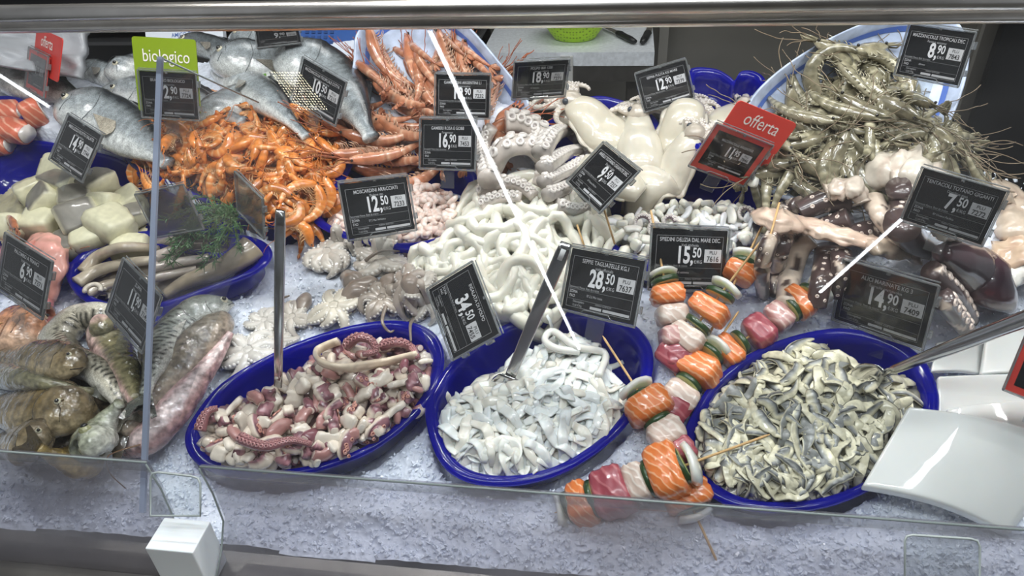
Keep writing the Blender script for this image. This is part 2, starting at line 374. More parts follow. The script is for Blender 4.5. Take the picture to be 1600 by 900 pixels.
def knife(px, py, qx, qy, lab):
    A, B = onz(px, py, zb+.012), onz(qx, qy, zb+.012); d = B-A; L = np.linalg.norm(d); d = d/L; e = empty('kitchen_knife', A, lab, 'knife')
    MB().loft([A+d*L*t for t in (0, .1, .4, .7, 1)], [.010, .014, .012, .013, .009], [.008, .010, .009, .010, .007], n=8, col='#16171a').obj('handle', 'plain', e)
    s = np.cross(d, (0, 0, 1)); Q = A-d*L*1.1
    MB().poly([A-s*.01, A+s*.012, A-d*L*.6+s*.012, Q], .0015, '#aeb4b8').obj('blade', 'steel', e, False)
knife(965, 51, 992, 65, 'black handled knife lying flat beside the green colander'); knife(1013, 50, 1004, 66, 'black knife handle pointing at the viewer at the board end')
# wall furniture behind
def upright(px, wpx, d, c, name, lab, cat, mat='plain'):
    a, b = ptd(px, 90, d), ptd(px+wpx, 90, d); o = MB().box(a[0], b[0], a[1], a[1]+.03, 0, 2.6, c).obj(name, mat, None, False)
    return tag(o, lab, cat)
upright(1028, 14, 3.05, '#9a9892', 'steel_post', 'grey steel post behind the end of the cutting board', 'post')
upright(1519, 5, 2.5, '#77756f', 'door_post', 'thin grey upright beside the dark doorway behind the large tray', 'post')
a, b = ptd(1526, 90, 2.9), ptd(1800, 90, 2.9)  # plain near black sheet for the dark area behind the counter end
tag(MB().box(a[0], b[0]+.4, 2.98, 3.02, 0, 2.6, '#14161a').obj('dark_backdrop', 'plain', None, False), 'near black backdrop in the opening behind the counter end', 'curtain')
# dark shelf unit at left behind the fish
a, b = ptd(100, 90, 2.6), ptd(760, 90, 2.6)
sh = empty('shelf_unit', (a[0], 2.6, 0), 'dark shelving with horizontal metal edges behind the breams', 'shelf')
MB().box(a[0]-.8, b[0], 2.65, 2.68, 0, 1.6, '#1b1b1d').obj('back_panel', 'plain', sh, False)
for z in (.82, .87, .95, 1.03, 1.12, 1.2): MB().box(a[0]-.8, b[0], 2.45, 2.64, z, z+.012, '#5e5e60').obj('shelf_board', 'plain', sh, False)
# ================================================================== steel rail above the front glass
def alongx(px, py, off, x0=-1.5, x1=1.5):
    q = onglass(px, py, off); return np.array([x0, q[1], q[2]]), np.array([x1, q[1], q[2]])
rl = empty('handrail', onglass(800, 10), 'brushed steel double rail along the top of the front glass', 'rail')
A, B = alongx(800, 10.5, -.02); MB().loft([A, B], .0098, .0098, n=28, col='#ffffff').obj('tube', 'steel', rl)
A, B = alongx(800, 31, .0); MB().loft([A, B], .0085, .0062, up=tuple(GD), n=24, col='#ffffff', power=.5, twist=PI/2).obj('glass_clamp', 'steel', rl)
A, B = alongx(800, 21.5, .003); MB().loft([A, B], .004, .004, n=10, col='#ffffff').obj('web', 'dsteel', rl)
# front glass
GB = onglass(800, 781)[2]; GT = onglass(800, 28)[2]
def gpt(x, z, off=0.0):
    t = (z-G0[2])/GD[2]; p = G0+GD*t+NG*off; return np.array([x, p[1], z])
MAT['glass'] = pane_mat('front_glass', (.965, .975, .975), .012, (.55, .56, .58), 1.5, 0, .8)
tag(MB().poly([gpt(-1.5, GB), gpt(1.5, GB), gpt(1.5, GT), gpt(-1.5, GT)], .004, '#ffffff', tuple(NG)).obj('front_glass', 'glass', None, False), 'tilted clear front glass between the steel rail and the ice guard', 'glass')
# lower acrylic guard: from the lip downwards, a gap with a small clear box at the left
MAT['guard'] = pane_mat('frosted_guard', (.92, .92, .95), .26, (.42, .41, .43), 1.4, .12, .55, gloss=.5)
MAT['edge'] = wet('acrylic_edge', .3, 0, bump=0, color='#97a09f'); MAT['edge2'] = wet('acrylic_edge_blue', .3, 0, bump=0, color='#8f98ad')
def guard(pxa, pxb, lab):
    a, b = onglass(pxa, 715+pxa*.078, .012)[0], onglass(pxb, 715+pxb*.078, .012)[0]
    z = GB; o = empty('ice_guard', gpt((a+b)/2, z), lab, 'ice guard')
    y = gpt(0, z, .012)[1]; P = []
    prof = [(0, 0), (.004, -.05), (.002, -.10), (-.02, -.128), (-.05, -.15)]
    mb = MB(); V = []; f = []
    for dy, dz in prof:
        for x in (a, b): V.append((x, y+dy, z+dz))
    for dy, dz in prof[::-1]:
        for x in (a, b): V.append((x, y+dy+.005, z+dz+.002))
    K = len(prof)*2
    for i in range(K): j = (i+1) % K; f.append((2*i, 2*i+1, 2*j+1, 2*j))
    mb.add(V, f, '#ffffff').obj('sheet', 'guard', o)
    MB().loft([(a, y+.002, z+.001), (b, y+.002, z+.001)], .0014, .0014, n=6, col='#aab2b2').obj('top_edge', 'edge', o)
    MB().loft([(b, y+q[0], z+q[1]) for q in prof], .0012, .0012, up=(1, 0, 0), n=6, col='#aab2b2').obj('side_edge', 'edge', o)
    MB().loft([(a, y+q[0], z+q[1]) for q in prof], .0012, .0012, up=(1, 0, 0), n=6, col='#aab2b2').obj('side_edge', 'edge', o)
    return o
guard(-500, 231, 'frosted acrylic ice guard left of the upright divider'); guard(314, 2000, 'frosted acrylic ice guard below the blue bowls')
def clearbox(x0, y0, x1, y1, name, lab, off=.0):
    pts = spline([(x0, y0+8), (x0+8, y0), (x1-10, y0+5), (x1, y0+14), (x1, y1), (x0, y1)], 6, False)
    pts = [(x0, y0+9), (x0+3, y0+2), (x0+12, y0), (x1-14, y0+6), (x1-4, y0+9), (x1, y0+18), (x1, y1), (x0, y1)]
    Q = [onglass(x, y, off) for x, y in pts]; e = empty(name, Q[0], lab, 'clear bracket')
    MB().poly(Q, .003, '#ffffff', tuple(NG)).obj('pane', 'clear', e, False)
    MB().loft(Q, .0013, .0013, up=tuple(NG), n=6, col='#b6bcbc', closed=True).obj('rim', 'edge', e)
clearbox(235, 738, 313, 806, 'glass_bracket', 'small clear bracket joining the two ice guards by the divider', -.004)
clearbox(1414, 836, 1531, 930, 'glass_bracket', 'clear bracket on the guard below the white slabs', -.006)
# divider glass: upright sheet, front edge slanting with the front glass
dx = onglass(234, 450, .03)[0]
dt, db = onglass(239, 90, .03), onglass(229, 800, .03)
dvp = [np.array([dx, p[1], p[2]]) for p in (db, dt)]
_r = ray(402, 160); _t = CAM+_r*(dx/_r[0]); dvp += [np.array([dx, _t[1], _t[2]]), np.array([dx, _t[1]+.02, _t[2]-.10])]
MAT['divider'] = pane_mat('divider_glass', (.95, .96, .97), .02, (.5, .51, .55), 1.3, 0, .5, gloss=.25)
dv = empty('divider', dvp[0], 'upright clear divider glass standing between whole fish and the bowls', 'divider')
MB().poly(dvp, .004, '#ffffff', (1, 0, 0)).obj('sheet', 'divider', dv, False)
MB().poly([dvp[0], dvp[1], dvp[1]+GD*.0-NG*.004, dvp[0]-NG*.004], .0068, '#8a93a6', (1, 0, 0)).obj('front_edge', 'edge2', dv, False)
MB().loft([dvp[1]+(.002, 0, 0), dvp[2]+(.002, 0, 0)], .0016, .0012, n=6, col='#9aa4a8').obj('top_edge', 'edge', dv)
# metal ledge in front and the white block
ya = gpt(0, GB, .012)[1]; zl = GB-.155
lg = MB(); V = []; f = []
prof = [(.0, -.004), (-.02, -.004), (-.10, -.008), (-.115, -.004), (-.122, -.02), (-.124, -.30), (.0, -.30)]
for dy, dz in prof:
    for x in (-1.5, 1.5): V.append((x, ya+dy, zl+dz))
for i in range(len(prof)): j = (i+1) % len(prof); f.append((2*i, 2*i+1, 2*j+1, 2*j))
cnt = lg.add(V, f, '#ffffff').obj('steel_ledge', 'dsteel', None, False); tag(cnt, 'wet steel ledge running below the ice guard', 'ledge')
MAT['block'] = wet('white_plastic_block', .35, .03, 8, .05, 60, sss=.2, color='#e6ecef')
zt = zl+.075; x0, x1 = onz(226, 857, zt)[0], onz(303, 860, zt)[0]; yf = onz(226, 857, zt)[1]; yk = onz(290, 811, zt)[1]
o = MB().box(x0, x1, yf, yk, zl-.003, zt, '#e8eef0').obj('plastic_block', 'block', None, False)
bv = o.modifiers.new('b', 'BEVEL'); bv.width = .0015; bv.segments = 2
tag(o, 'white plastic block standing on the ledge below the divider', 'block')
# counter body below the ice
q0, q1 = W((0, -.22, -.16)), W((0, 1.06, -.16))
tag(MB().box(-1.4, 1.3, q0[1], q1[1], .05, q0[2]-.06, '#8e8b86').obj('counter_body', 'dsteel', None, False), 'steel counter body carrying the bed of ice', 'counter')
# ================================================================== ice bed
dome(370, 300, .24, .22, .045); dome(700, 260, .30, .24, .085); dome(250, 240, .42, .26, .06); dome(-20, 220, .30, .25, .05)
dome(1020, 280, .26, .20, .05); dome(1370, 290, .34, .26, .10); dome(1400, 420, .24, .16, .035); dome(830, 430, .19, .17, .035)
dome(560, 470, .14, .10, .018); dome(100, 620, .20, .15, .03); dome(830, 300, .12, .12, .02); dome(1480, 700, .24, .2, .015); dome(1060, 620, .09, .2, .02)
H -= .30*np.maximum(0, -.06-VV)**1.5
ICE = H.copy()
BOWLS = {}
def bowl(key, px, hr, dep, lab, cat='bowl', name='oval_bowl', mat='blue', wall=.78, lip=.012, group=None, c='#1020c0'):
    ol = Outline(px, hr); n = len(ol.P); r = np.linalg.norm(ol.P-ol.c, axis=1).mean(); k = lip/r
    prof = [(1, -.004), (1.0, .0), (1-.3*k, .003), (1-k, .002), (1-1.3*k, -.003), (.96-k*.9, -dep*.3), (wall+.06, -dep*.85), (wall-.03, -dep), (.4, -dep-.001)]
    prof += [(.4, -dep-.004), (wall-.02, -dep-.004), (wall+.075, -dep*.87), (.975-k*.9, -dep*.3), (.99-k*.6, -.006)]
    V = []; f = []
    for s, d in prof:
        for p in ol.P: q = ol.c+(p-ol.c)*s; V.append((*q, hr+d))
    K = len(prof); N = n
    for i in range(K):
        j = (i+1) % K
        if i == 8: continue
        for a in range(N): f.append((i*N+a, i*N+(a+1) % N, j*N+(a+1) % N, j*N+a))
    f.append(tuple(8*N+a for a in range(N))); f.append(tuple(9*N+a for a in range(N))[::-1])
    mb = MB().add(W(V), f, c); o = mb.obj(name, mat); tag(o, lab, cat, group)
    s = ol.rf(UU, VV); ins = s < 1.0
    inner = hr+np.interp(s, [0, wall-.03, wall+.06, .96-k, 1], [-dep, -dep, -dep*.85, -dep*.3, 0])
    global H, ICE
    ICE[s < 1.03] = np.minimum(ICE[s < 1.03], (hr-.02-np.clip(1.03-s[s < 1.03], 0, 1)*1.2).clip(hr-dep-.02))
    H = np.where(ins, inner, H); BOWLS[key] = (ol, hr, dep, s); return o
def bed(px, he, hp, cen=None, key=None, name=None, lab=None, cat=None, c='#ffffff', mat='soft', rough=.006, smooth=True):
    """the hidden lower layers of a heap: a bumpy mound inside an outline; raises the height map"""
    global H
    ol = Outline(px, he, smooth)
    if cen is not None: ol.c = onp(*cen, he)[:2]; a = np.arctan2(ol.P[:, 1]-ol.c[1], ol.P[:, 0]-ol.c[0]); r = np.linalg.norm(ol.P-ol.c, axis=1); k = np.argsort(a); ol.a = np.concatenate([a[k]-2*PI, a[k], a[k]+2*PI]); ol.r = np.tile(r[k], 3)
    s = ol.rf(UU, VV); ins = s < 1
    t = he+(hp-he)*(1-np.clip(s, 0, 1)**2)
    t = t+rough*(noise((NU, NV), 3.2, 5)-.6)+rough*(noise((NU, NV), 1.6, 6)-.5)
    m = ins & (t > H)
    H = np.where(m, t, H)
    if name is None: return
    m2 = m[:-1, :-1] & m[1:, :-1] & m[:-1, 1:] & m[1:, 1:]
    ii, jj = np.nonzero(m2); idx = -np.ones((NU, NV), int); need = np.zeros((NU, NV), bool)
    for a in (0, 1):
        for b in (0, 1): need[ii+a, jj+b] = True
    idx[need] = np.arange(need.sum()); V = np.stack([UU[need], VV[need], H[need]], 1)
    f = np.stack([idx[ii, jj], idx[ii+1, jj], idx[ii+1, jj+1], idx[ii, jj+1]], 1).tolist()
    o = MB().add(W(V), f, c).obj(name, mat); tag(o, lab, cat, kind='stuff'); return o
bowl('octo', [(289,690),(300,655),(345,600),(420,555),(500,522),(580,503),(640,503),(680,522),(694,560),(680,612),(640,660),(580,705),(500,735),(420,748),(350,743),(305,722)], .035, .065, 'cobalt blue oval bowl holding the purple and white octopus salad')
bowl('tagl', [(664,645),(680,600),(710,560),(760,522),(830,492),(900,483),(960,490),(1005,520),(1021,560),(1010,615),(975,668),(930,708),(870,742),(800,758),(730,752),(685,718)], .035, .065, 'cobalt blue oval bowl full of white cuttlefish strips')
bowl('alici', [(1066,690),(1085,640),(1120,590),(1180,548),(1250,522),(1320,513),(1390,528),(1440,558),(1466,610),(1462,660),(1430,715),(1370,760),(1290,792),(1200,800),(1130,785),(1080,745)], .035, .07, 'cobalt blue oval bowl full of marinated anchovies')
bowl('peeled', [(484,333),(490,300),(515,262),(550,242),(620,237),(700,250),(742,270),(746,300),(730,335),(712,366),(675,383),(620,388),(560,377),(505,357)], .045, .07, 'blue rounded tray of small peeled shrimps behind the 12,50 card', wall=.7, name='rounded_tray')
bowl('mare', [(922,350),(935,312),(975,280),(1040,252),(1110,243),(1170,268),(1230,298),(1247,325),(1240,360),(1200,400),(1140,422),(1060,425),(1000,412),(945,385)], .05, .08, 'blue oval bowl of mixed seafood salad under the red offer card')
bowl('orange', [(196,250),(235,195),(320,168),(450,170),(545,205),(548,262),(500,320),(440,352),(400,347),(365,335),(285,297)], .055, .065, 'dark blue tray piled with orange cooked shrimps', name='rounded_tray', wall=.9)
bowl('cod', [(-90,330),(-40,262),(20,228),(60,220),(120,232),(190,250),(250,292),(345,338),(372,352),(360,400),(240,385),(140,410),(-60,430)], .045, .07, 'blue tray of pale cod chunks in front of the breams', name='rounded_tray', wall=.8)
bowl('dill', [(104,435),(112,408),(150,382),(220,362),(330,362),(400,372),(425,395),(400,425),(330,452),(255,478),(190,483),(130,468)], .045, .05, 'blue bowl of pale squid tubes below the cod chunks')
bowl('tray_a', [(855,192),(895,160),(935,150),(975,158),(1010,172),(1030,200),(1000,250),(880,250),(850,225)], .075, .05, 'blue scalloped tray edge behind the leftmost cuttlefish', name='scalloped_tray')
bowl('tray_b', [(1070,190),(1076,120),(1083,106),(1118,108),(1140,120),(1148,126),(1158,112),(1180,112),(1197,128),(1202,180),(1180,235),(1100,240)], .11, .05, 'blue tray with a notched back edge behind the right cuttlefish', name='scalloped_tray')
bowl('left_blue', [(-40,180),(-30,158),(5,150),(35,155),(45,172),(30,195),(-20,200)], .09, .03, 'small blue bowl at the salmon steaks by the frame edge')
# ---- big marbled dishes leaning at the back
MAT['marble'] = wet('marbled_melamine', .3, .25, 45, .1, 150, color='#b9c6de')
def dish(px, base, tilt_pt, lab, rise, inner=.84):
    """oval dish leaning back: outline px lies on a plane through the near point base, tilted up by rise"""
    b = hit(*base); nv = nrm([0, -math.sin(rise), math.cos(rise)]); e2 = np.array([0, math.cos(rise), math.sin(rise)])
    P = []
    for x, y in spline(px, 64, True):
        D = F.T @ ray(x, y); t = np.dot(b-CL, nv)/np.dot(D, nv); P.append(CL+D*t)
    P = np.array(P); c = P.mean(0); prof = [(1, 0), (.985, .004), (.965, .003), (inner+.04, -.02), (inner, -.026), (.3, -.028), (.3, -.034), (inner+.02, -.033), (.985, -.005)]
    n = len(P); V = []; f = []
    for s, d in prof: V += [c+(p-c)*s+nv*d for p in P]
    for i in range(len(prof)-1):
        if i == 5: continue
        for a in range(n): f.append((i*n+a, i*n+(a+1) % n, (i+1)*n+(a+1) % n, (i+1)*n+a))
    i, j = len(prof)-1, 0
    for a in range(n): f.append((i*n+a, i*n+(a+1) % n, j*n+(a+1) % n, j*n+a))
    f.append(tuple(5*n+a for a in range(n))); f.append(tuple(6*n+a for a in range(n))[::-1])
    o = MB().add(W(V), f, '#b9c6de').obj('marbled_dish', 'marble'); tag(o, lab, 'dish')
    mb = MB(); q = [c+(p-c)*(inner+.035)+nv*-.017 for p in P]
    band = []
    for s, d in ((inner+.045, -.0165), (inner+.005, -.0245)): band += [c+(p-c)*s+nv*d for p in P]
    global H
    r2 = np.linalg.norm((P-c)[:, :2], axis=1); an = np.arctan2((P-c)[:, 1], (P-c)[:, 0]); k_ = np.argsort(an); rad = np.hypot(UU-c[0], VV-c[1])/np.interp(np.arctan2(VV-c[1], UU-c[0]), np.concatenate([an[k_]-2*PI, an[k_], an[k_]+2*PI]), np.tile(r2[k_], 3))
    pl_ = c[2]+(VV-c[1])*math.tan(rise)-np.interp(rad, [0, inner, 1], [.028, .026, 0])/math.cos(rise)
    H = np.where(rad < 1, np.maximum(H, pl_), H)
    mb.add(W(band), [(a, (a+1) % n, n+(a+1) % n, n+a) for a in range(n)], '#5f7fd0').obj('blue_band', 'plain', o)
    return o
# ---- ice
def build_ice():
    lim = lambda px: np.interp(px, [-400, 0, 130, 330, 560, 760, 860, 1180, 1480, 1510, 1560, 2000], [100, 110, 120, 95, 60, 150, 190, 175, 150, 230, 300, 330])
    Wp = W(np.stack([UU.ravel(), VV.ravel(), ICE.ravel()], 1)); q = (Wp-CAM) @ RW
    px = 800+FPX*q[:, 0]/-q[:, 2]; py = 450-FPX*q[:, 1]/-q[:, 2]
    keep = ((py > lim(px)) & (px > -250) & (px < 1850) & (Wp[:, 1] > ya+.002)).reshape(NU, NV)
    fine = .003*(noise((NU, NV), 1.7, 21)-.5)+.004*(noise((NU, NV), 3.1, 22)-.5)
    Z = ICE+fine
    idx = -np.ones((NU, NV), int); idx[keep] = np.arange(keep.sum())
    m = keep[:-1, :-1] & keep[1:, :-1] & keep[:-1, 1:] & keep[1:, 1:]; i, j = np.nonzero(m)
    f = np.stack([idx[i, j], idx[i+1, j], idx[i+1, j+1], idx[i, j+1]], 1).tolist()
    o = MB().add(W(np.stack([UU[keep], VV[keep], Z[keep]], 1)), f, '#dfe8f6').obj('ice_bed', 'ice')
    tag(o, 'bed of white crushed ice spread over the whole counter', 'ice', kind='stuff')
    # loose chips of ice
    n = 26000; mb = MB(); r = np.random.default_rng(3)
    ppx = r.uniform(-40, 1640, n); ppy = r.uniform(0, 1, n)**.6*700+230; C = []; 
    base = np.array([(1, 0, 0), (-1, 0, 0), (0, 1, 0), (0, -1, 0), (0, 0, 1), (0, 0, -1)], float)
    fs = np.array([(0, 2, 4), (2, 1, 4), (1, 3, 4), (3, 0, 4), (2, 0, 5), (1, 2, 5), (3, 1, 5), (0, 3, 5)])
    Vs = []; Fs = []; k = 0
    for a, b in zip(ppx, ppy):
        D = F.T @ ray(a, b); t = (-.0-CL[2])/D[2]; p = CL+D*t
        inb = any(s[int((p[0]-U0)/RES), int((p[1]-V0)/RES)] < 1.04 for _, _, _, s in BOWLS.values()) if 0 < p[1]-V0 < V1-V0-.01 and 0 < p[0]-U0 < U1-U0-.01 else True
        if inb or W(p)[1] < ya+.006 or (a > 1430 and b < 330): continue
        p[2] = hs(p[0], p[1], ICE)+r.uniform(-.001, .003)
        if r.random() < .25: p = p+(0, 0, .002)
        M3 = np.linalg.qr(r.normal(size=(3, 3)))[0]*(r.uniform(.4, 1.4, 3)*r.choice([.0016, .0024, .0036]))
        Vs.append(W((base*r.uniform(.6, 1.3, (6, 1))) @ M3.T+p)); Fs.append(fs+6*k); k += 1
    V = np.concatenate(Vs); mb.add(V, np.concatenate(Fs).tolist(), '#eef4ff')
    o = mb.obj('loose_ice_chips', 'chips', None, False); tag(o, 'loose glassy chips of ice strewn over the ice bed', 'ice', kind='stuff')
m, nt, b = newmat('ice_chip'); b.inputs['Base Color'].default_value = (.86, .91, 1, 1); b.inputs['Roughness'].default_value = .08; b.inputs['IOR'].default_value = 1.31
b.inputs['Transmission Weight'].default_value = .0; MAT['chips'] = m
build_ice()
def hx(*pts): return [hit(*p) for p in pts]
# ================================================================== price cards
_tc = {}
def text_geo(s, bold=0.0):
    k = (s, bold)
    if k in _tc: return _tc[k]
    cu = bpy.data.curves.new('t', 'FONT'); cu.body = s; cu.size = 1; cu.resolution_u = 3; cu.offset = bold
    o = bpy.data.objects.new('t', cu); COL.objects.link(o); bpy.context.view_layer.update()
    me = o.to_mesh(); V = np.array([v.co[:] for v in me.vertices]) if len(me.vertices) else np.zeros((0, 3)); f = [tuple(p.vertices) for p in me.polygons]
    o.to_mesh_clear(); bpy.data.objects.remove(o); bpy.data.curves.remove(cu); _tc[k] = (V, f); return V, f
def put(mb, s, x, y, size, c='#e8e8ea', bold=.0, align='l', z=.0006, sx=.8, maxw=None):
    V, f = text_geo(s, bold)
    if not len(V): return
    V = V*[size*sx, size, 1]; w_ = V[:, 0].max()
    if maxw and w_ > maxw: V = V*[maxw/w_, 1, 1]; w_ = maxw
    V = V+[x-(w_/2 if align == 'c' else w_ if align == 'r' else 0), y, z]
    mb.add(V, f, c)
def fit_card(C, zc, asp):
    """plane through the middle of the four image corners whose cut is nearest to a rectangle of aspect asp"""
    C = np.array(C, float); m = C.mean(0); R = np.array([[(x-800)/FPX, -(y-450)/FPX, -1] for x, y in C]); cr = np.array([(m[0]-800)/FPX, -(m[1]-450)/FPX, -1])*zc
    def quadpts(nx, ny):
        n = np.array([nx, ny, 1.0]); t = (cr @ n)/(R @ n); return R*t[:, None], n
    def cost(nx, ny):
        Q, n = quadpts(nx, ny); a, b = (Q[1]+Q[2]-Q[0]-Q[3])/2, (Q[3]+Q[2]-Q[0]-Q[1])/2; la, lb = np.linalg.norm(a), np.linalg.norm(b)
        e = abs(np.dot(a, b))/(la*lb)+1.5*abs(math.log(la/lb/asp))
        d1, d2 = np.linalg.norm(Q[1]-Q[0]), np.linalg.norm(Q[2]-Q[3]); d3, d4 = np.linalg.norm(Q[3]-Q[0]), np.linalg.norm(Q[2]-Q[1])
        return e+.6*(abs(math.log(d1/d2))+abs(math.log(d3/d4)))+.02*(nx*nx+(ny-.1)**2)
    best = min(((cost(x, y), x, y) for x in np.arange(-1.6, 1.61, .1) for y in np.arange(-1.2, 1.61, .1)))
    st = .05
    for _ in range(6):
        _, bx, by = best; best = min(((cost(bx+i*st, by+j*st), bx+i*st, by+j*st) for i in (-1, 0, 1) for j in (-1, 0, 1))); st *= .6
    Q, n = quadpts(best[1], best[2]); n = nrm(n)
    a = nrm((Q[1]+Q[2]-Q[0]-Q[3])); a = nrm(a-n*np.dot(a, n)); b = np.cross(n, a)
    w_ = np.linalg.norm((Q[1]+Q[2]-Q[0]-Q[3])/2); h_ = np.linalg.norm((Q[3]+Q[2]-Q[0]-Q[1])/2)
    M = np.eye(4); M[:3, 0] = RW @ a; M[:3, 1] = RW @ b; M[:3, 2] = RW @ n; M[:3, 3] = CAM+RW @ Q.mean(0)
    return M, w_, h_
CARDS = []
def card(C, zc, price, plu, l1, l2, lab, rows=('ZONA', 'FAO'), mid='', red=False, sign=None, blank=False, dim=1.0, stem=None, sleeve=True, frame=None, redscreen=False, priceleft=False):
    M, w_, h_ = fit_card(C, zc, 1.31 if not frame else 1.2)
    W0, H0 = .105, .0805; S = np.diag([w_/W0, h_/H0, 1]); R3 = M[:3, :3] @ S; T = M[:3, 3]
    e = empty('price_card', T, lab, 'price card')
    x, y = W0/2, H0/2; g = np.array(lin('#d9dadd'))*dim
    def fin(mb, name, mat, par=None):
        mb.xf(R3, T); return mb.obj(name, mat, par or e, False, origin=T)
    if not blank:
        body = MB().box(-x+.002, x-.002, -y+.002, y-.002, -.003, 0, '#c53030' if red else '#121316')
        if red:
            b_ = MB().box(-x+.002, x-.002, -y+.002, y-.002, -.003, 0, '#e0453a'); fin(b_, 'red_surround', 'plain')
            sc_ = fin(MB().box(-x+.011, x-.011, -y+.011, y-.009, .0001, .0004, '#1c1c20'), 'screen', 'screen')
        else: sc_ = fin(body, 'screen', 'screen')
        L = MB(); k = .78 if red else 1; zz = .0012
        P = lambda s, px, py, sz, **kw: put(L, s, px*k, py*k, sz*k, z=zz, **{**dict(c=g), **kw})
        if not red:
            for a, b, cc, d in ((-.045, .045, .0295, .0299), (-.045, .045, -.0335, -.0331)): L.box(a, b, cc, d, zz, zz+.0001, g*.5)
            for a in (-.045, .0446): L.box(a, a+.0004, -.0335, .0299, zz, zz+.0001, g*.5)
        P(l1, 0, .0225, .0072, align='c', maxw=.082, bold=.012, c=g*.8); P(l2, 0, .0165, .0052, align='c', maxw=.06, c=g*.7)
        a, b = price.split(',')
        P(a, .001, -.0045, .0300, align='r', bold=.03, sx=.66, c=g*1.15); P(',', .0015, -.0045, .024, bold=.03, c=g*1.1); P(b, .004, .0030, .0175, bold=.02, sx=.7, c=g*1.1); P('€/KG', .0065, -.0050, .0062, c=g*.8)
        P('Strumenti Pesca: Reti da traino', -.044, -.0098, .0042, maxw=.07, c=g*.6)
        P(rows[0], -.043, -.0158, .0050, bold=.01, c=g*.8); P(rows[1], -.042, -.0212, .0050, bold=.01, c=g*.8); P(mid, -.018, -.0182, .0042, c=g*.7, maxw=.045)
        P('Decongelato', -.036, -.0272, .0040, c=g*.6); P('12,60 €/Kg', -.036, -.0318, .0038, c=g*.55); P('Additivi: E330 E331', -.004, -.0262, .0036, c=g*.55)
        for a, b in ((-.0105, .0055), (.0075, .0435)): L.box(a*k, b*k, -.0318*k, -.0285*k, zz, zz+.0001, g*.75)
        for a in (-.0445,): L.box(a*k, .044*k, -.0110*k, -.0107*k, zz, zz+.0001, g*.4); L.box(a*k, .044*k, -.0237*k, -.0234*k, zz, zz+.0001, g*.4)
        fin(L, 'lettering', 'print')
        B = MB().box(.0205*k, .0435*k, -.0035*k, .0135*k, .0006, .0010, g*.9)
        put(B, 'PLU', .032*k, .0075*k, .0062*k, c='#1a1a1a', align='c', z=zz, bold=.01, sx=1.0); put(B, plu, .032*k, -.0020*k, .0098*k, c='#101010', align='c', z=zz, bold=.02, sx=.85, maxw=.0205)
        fin(B, 'number_box', 'print')
        if redscreen: fin(MB().box(-.024, .03, .001, .0225, .0005, .0007, '#8c2420'), 'red_strip', 'print') if False else None
    # clear sleeve: rim of rounded bars, hinge knobs at the right, hook at the foot
    hd = MB(); r_ = .0016; z = .001
    for p, q in (((-x, -y), (x, -y)), ((x, -y), (x, y)), ((x, y), (-x, y)), ((-x, y), (-x, -y))):
        hd.loft([(*p, z), (*q, z)], r_, r_*1.3, n=6, col='#cfd4d6')
    hd.loft([(-x, y+.003, -.002), (x, y+.003, -.002)], .001, .001, n=6, col='#cfd4d6')
    hd.box(x+.001, x+.0045, .016, .027, -.004, .003, '#cfd4d6').box(x+.001, x+.0045, -.024, -.015, -.004, .003, '#cfd4d6')
    hd.loft([(-.022, -y+.001, .003), (-.017, -y+.006, .004), (.017, -y+.006, .004), (.022, -y+.001, .003)], .0008, .0008, n=5, col='#e0e4e6')
    hd.box(-.002, .002, y-.004, y-.001, .001, .003, '#ffffff')
    fin(hd, 'clear_frame', 'sleeve')
    if blank: fin(MB().box(-x, x, -y, y, -.002, .0, '#999999'), 'sleeve', 'holder')
    else: fin(MB().box(-x, x, -y, y, .0024, .0030, '#ffffff'), 'cover', 'cover')
    st = MB().box(-.012, .012, -y-.03, -y+.002, -.003, -.001, '#ffffff'); fin(st, 'stem', 'clear')
    if sign:
        s_ = MB(); sx0, sx1, sy0, sy1, rr, colr, word, tx, ty, ts = sign
        pts = []
        for cx, cy, a0 in ((sx1-rr, sy1-rr, 0), (sx0+rr, sy1-rr, PI/2), (sx0+rr, sy0+rr, PI), (sx1-rr, sy0+rr, 1.5*PI)):
            for t in (0, PI/6, PI/3, PI/2): pts.append((cx+rr*math.cos(a0+t), cy+rr*math.sin(a0+t), -.008))
        s_.poly(pts, .002, colr); so = fin(s_, 'sign_plate', 'plain')
        if word: t_ = MB(); put(t_, word, tx, ty, ts, c='#f6efe8', align='c', z=-.0052, bold=.0, sx=.78); t_.xf(R3, T).obj('sign_word', 'print', so, False, origin=T)
    return e
MAT['sleeve'] = wet('clear_frame_plastic', .12, 0, bump=0, color='#b9bdbf', spec=.8, trans=.75)
MAT['cover'] = pane_mat('cover_film', (.97, .97, .97), .012, (.5, .5, .5), 1.35, .0, .5)
